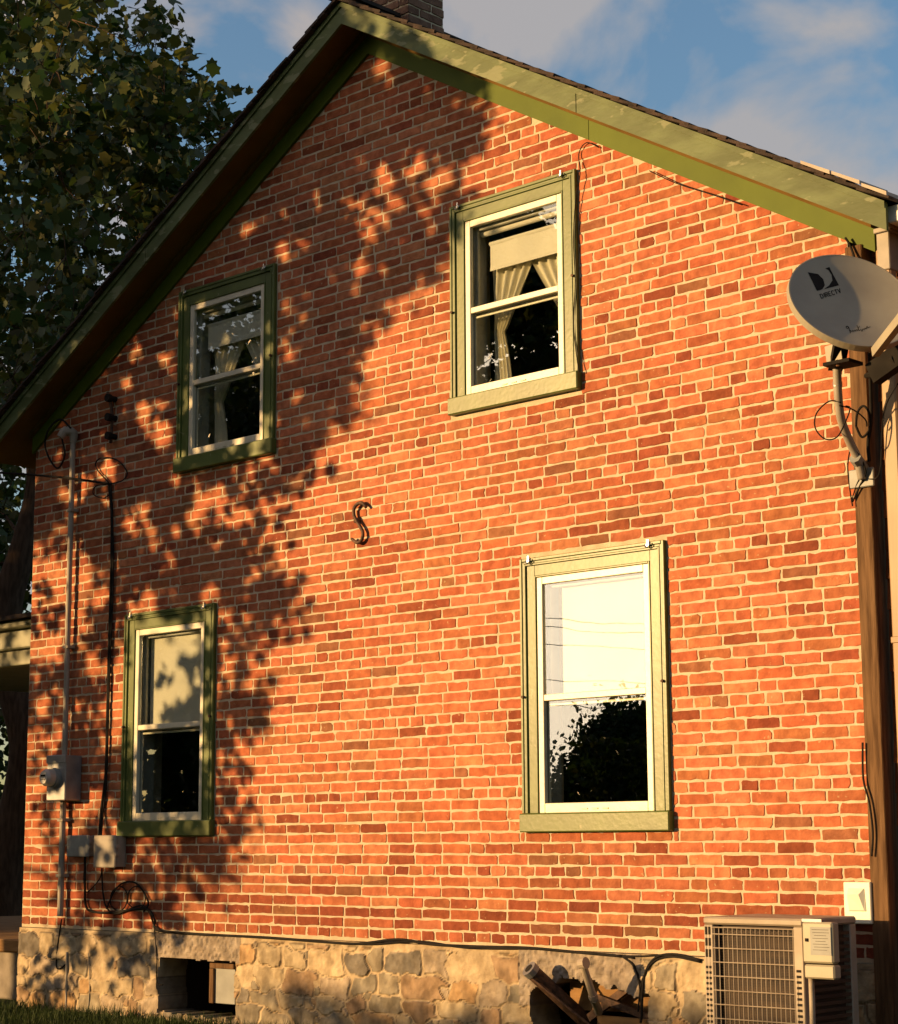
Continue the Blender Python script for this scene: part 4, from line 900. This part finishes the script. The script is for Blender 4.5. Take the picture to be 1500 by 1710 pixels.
# -- trees farther off to the left and across the street (seen in the panes, behind the porch, and shading the lawn; those behind the viewer are added to cut skylight)
def blob_tree(name, x, y, rad, h, label, seed, size=.22, n=60, per=120, low=.15, cols=GREENS, group='dark trees around the yard'):
    rg = random.Random(seed); cl = []
    for k in range(n):
        a_ = rg.uniform(0, 6.283); q = math.sqrt(rg.random()); zz = rg.uniform(low, 1); prof = math.sin(math.pi*min(1, max(.12, (zz-low)/(1-low)*.86+.12)))**.5
        cl.append(((x+math.cos(a_)*q*rad*prof, y+math.sin(a_)*q*rad*prof, h*zz), rad*.28, per))
    return tree(name, (x, y, 0), h, cl, None, size, label, cols, seed, .2+h*.012, lobed=False, group=group)
blob_tree('shade_tree', -26.0, -10.0, 4.6, 12.6, 'dark leafy tree beyond the lawn to the left, tallest of its row', 61, .24, 90, 260)
blob_tree('shade_tree', -33.5, -10.5, 4.4, 11.0, 'dark leafy tree left of the tallest one across the lawn', 62, .26, 80, 240)
blob_tree('shade_tree', -31.0, -19.5, 3.2, 7.6, 'dark round tree mirrored in the lower left window', 63, .28, 90, 260, .03)
blob_tree('street_tree', -37.7, -40.0, 3.1, 4.5, 'dark round tree across the street mirrored in the lower right window', 64, .17, 150, 620, .01)
blob_tree('street_tree', -33.0, -40.0, 3.4, 4.0, 'broad low tree across the street beside the round one', 65, .30, 60, 150, .02)
for k, (x, y, rd, h, lb) in enumerate(((-10.0, -21.0, 3.8, 12.0, 'tall unseen tree right of the hedge, added to cut skylight on the wall'), (-3.0, -20.0, 4.0, 13.0, 'tallest unseen tree behind the viewer, added to cut skylight on the wall'), (4.5, -18.5, 4.0, 12.0, 'unseen tree at the far right, added to cut skylight on the wall'))):
    blob_tree('shade_tree', x, y, rd, h, lb, 90+k, .34, 70, 110, .05)  # unseen trees, added to block part of the sky's light on the wall
for k, (x, y, rd, h, lb) in enumerate(((-17.5, 9.5, 2.6, 6.2, 'dark tree behind the porch roof at the left edge'), (-21.5, 12.5, 3.4, 8.5, 'tall dark tree far behind the porch'), (-16.5, 13.5, 3.0, 7.0, 'dark tree behind the house hidden mostly by its left wall'), (-24.5, 7.5, 2.8, 7.0, 'dark bushy tree left of the porch'))):
    blob_tree('yard_tree', x, y, rd, h, lb, 70+k, .17, 60, 150, .02)
hd = empty('hedge', (-15.6, -14, 0), 'tall clipped hedge across the lawn whose shadow touches the air conditioner', 'hedge')
rg = np.random.default_rng(8); hx_ = rg.uniform(-18.3, -12.6, 9000); P = np.stack([hx_, rg.uniform(-14.6, -13.4, 9000), rg.uniform(.02, 1, 9000)*(2.56+.06*np.sin(hx_*2.3))], -1); leaf_mesh('foliage', P, .13, hd, 9, GREENS, lobed=False)
m = MB(); [m.tube([(x, -14, 0), (x+.05, -14, 2.4)], [.04, .015], 6) for x in np.arange(-18, -12.8, .6)]; m.build('stems', MT['bark'], hd)
# power lines across the street
for k, (h, lb) in enumerate(((8.3,'topmost'),(8.05,'second'),(7.55,'third'),(6.5,'fourth'),(5.75,'lowest'))):
    A = Vector((-46, -22, h)); B = Vector((-24, -64, h-.4)); pts = [A+(B-A)*(i/16)-Vector((0,0,.5*math.sin(math.pi*i/16))) for i in range(17)]
    tag(MB().tube(pts, .012, 5).build('power_line', MT['dark']), '%s of the dark power lines across the street mirrored in a pane' % lb, 'power line', 'power lines across the street')
for k, (x, y, lb) in enumerate(((-46,-22,'nearer'),(-24,-64,'farther'))):
    tag(MB().tube([(x,y,-.1),(x,y,9)], [.16,.11], 10).tube([(x-.9,y,8.2),(x+.9,y,8.2)], .06, 6).build('utility_pole', MT['bark']), '%s wooden utility pole carrying the power lines across the street' % lb, 'utility pole')

# ---------------------------------------------------------------- lawn grass along the left foundation
rg = np.random.default_rng(4); n = 26000
gx_ = rg.uniform(-14.5, -8.2, n); gy_ = -rg.uniform(.02, 2.6, n)**1.0; hh = rg.uniform(.03, .085, n)*(1+.3*np.sin(gx_*7)); an = rg.uniform(0, 6.28, n); wd = .0035
dx, dy = np.cos(an)*wd, np.sin(an)*wd; lx_, ly_ = rg.normal(0, .02, n), rg.normal(0, .02, n)
V = np.stack([np.stack([gx_-dx, gy_-dy, gx_*0], -1), np.stack([gx_+dx, gy_+dy, gx_*0], -1), np.stack([gx_+lx_, gy_+ly_, hh], -1)], 1).reshape(-1, 3)
me = bpy.data.meshes.new('grass'); me.vertices.add(n*3); me.vertices.foreach_set('co', V.astype(np.float32).ravel()); me.loops.add(n*3); me.loops.foreach_set('vertex_index', np.arange(n*3, dtype=np.int32)); me.polygons.add(n); me.polygons.foreach_set('loop_start', np.arange(0, n*3, 3, dtype=np.int32)); me.update(calc_edges=True)
c = np.array([(.035,.06,.014),(.045,.07,.016),(.025,.045,.010)])[rg.integers(0, 3, n)]; c = np.repeat(np.concatenate([c, np.ones((n, 1))], 1), 3, 0)
ca = me.color_attributes.new('Col', 'FLOAT_COLOR', 'POINT'); ca.data.foreach_set('color', c.astype(np.float32).ravel()); me.materials.append(MT['grass'])
go = bpy.data.objects.new('grass', me); COL.objects.link(go); tag(go, 'short dark lawn grass at the foot of the stone foundation', 'grass', kind='stuff')
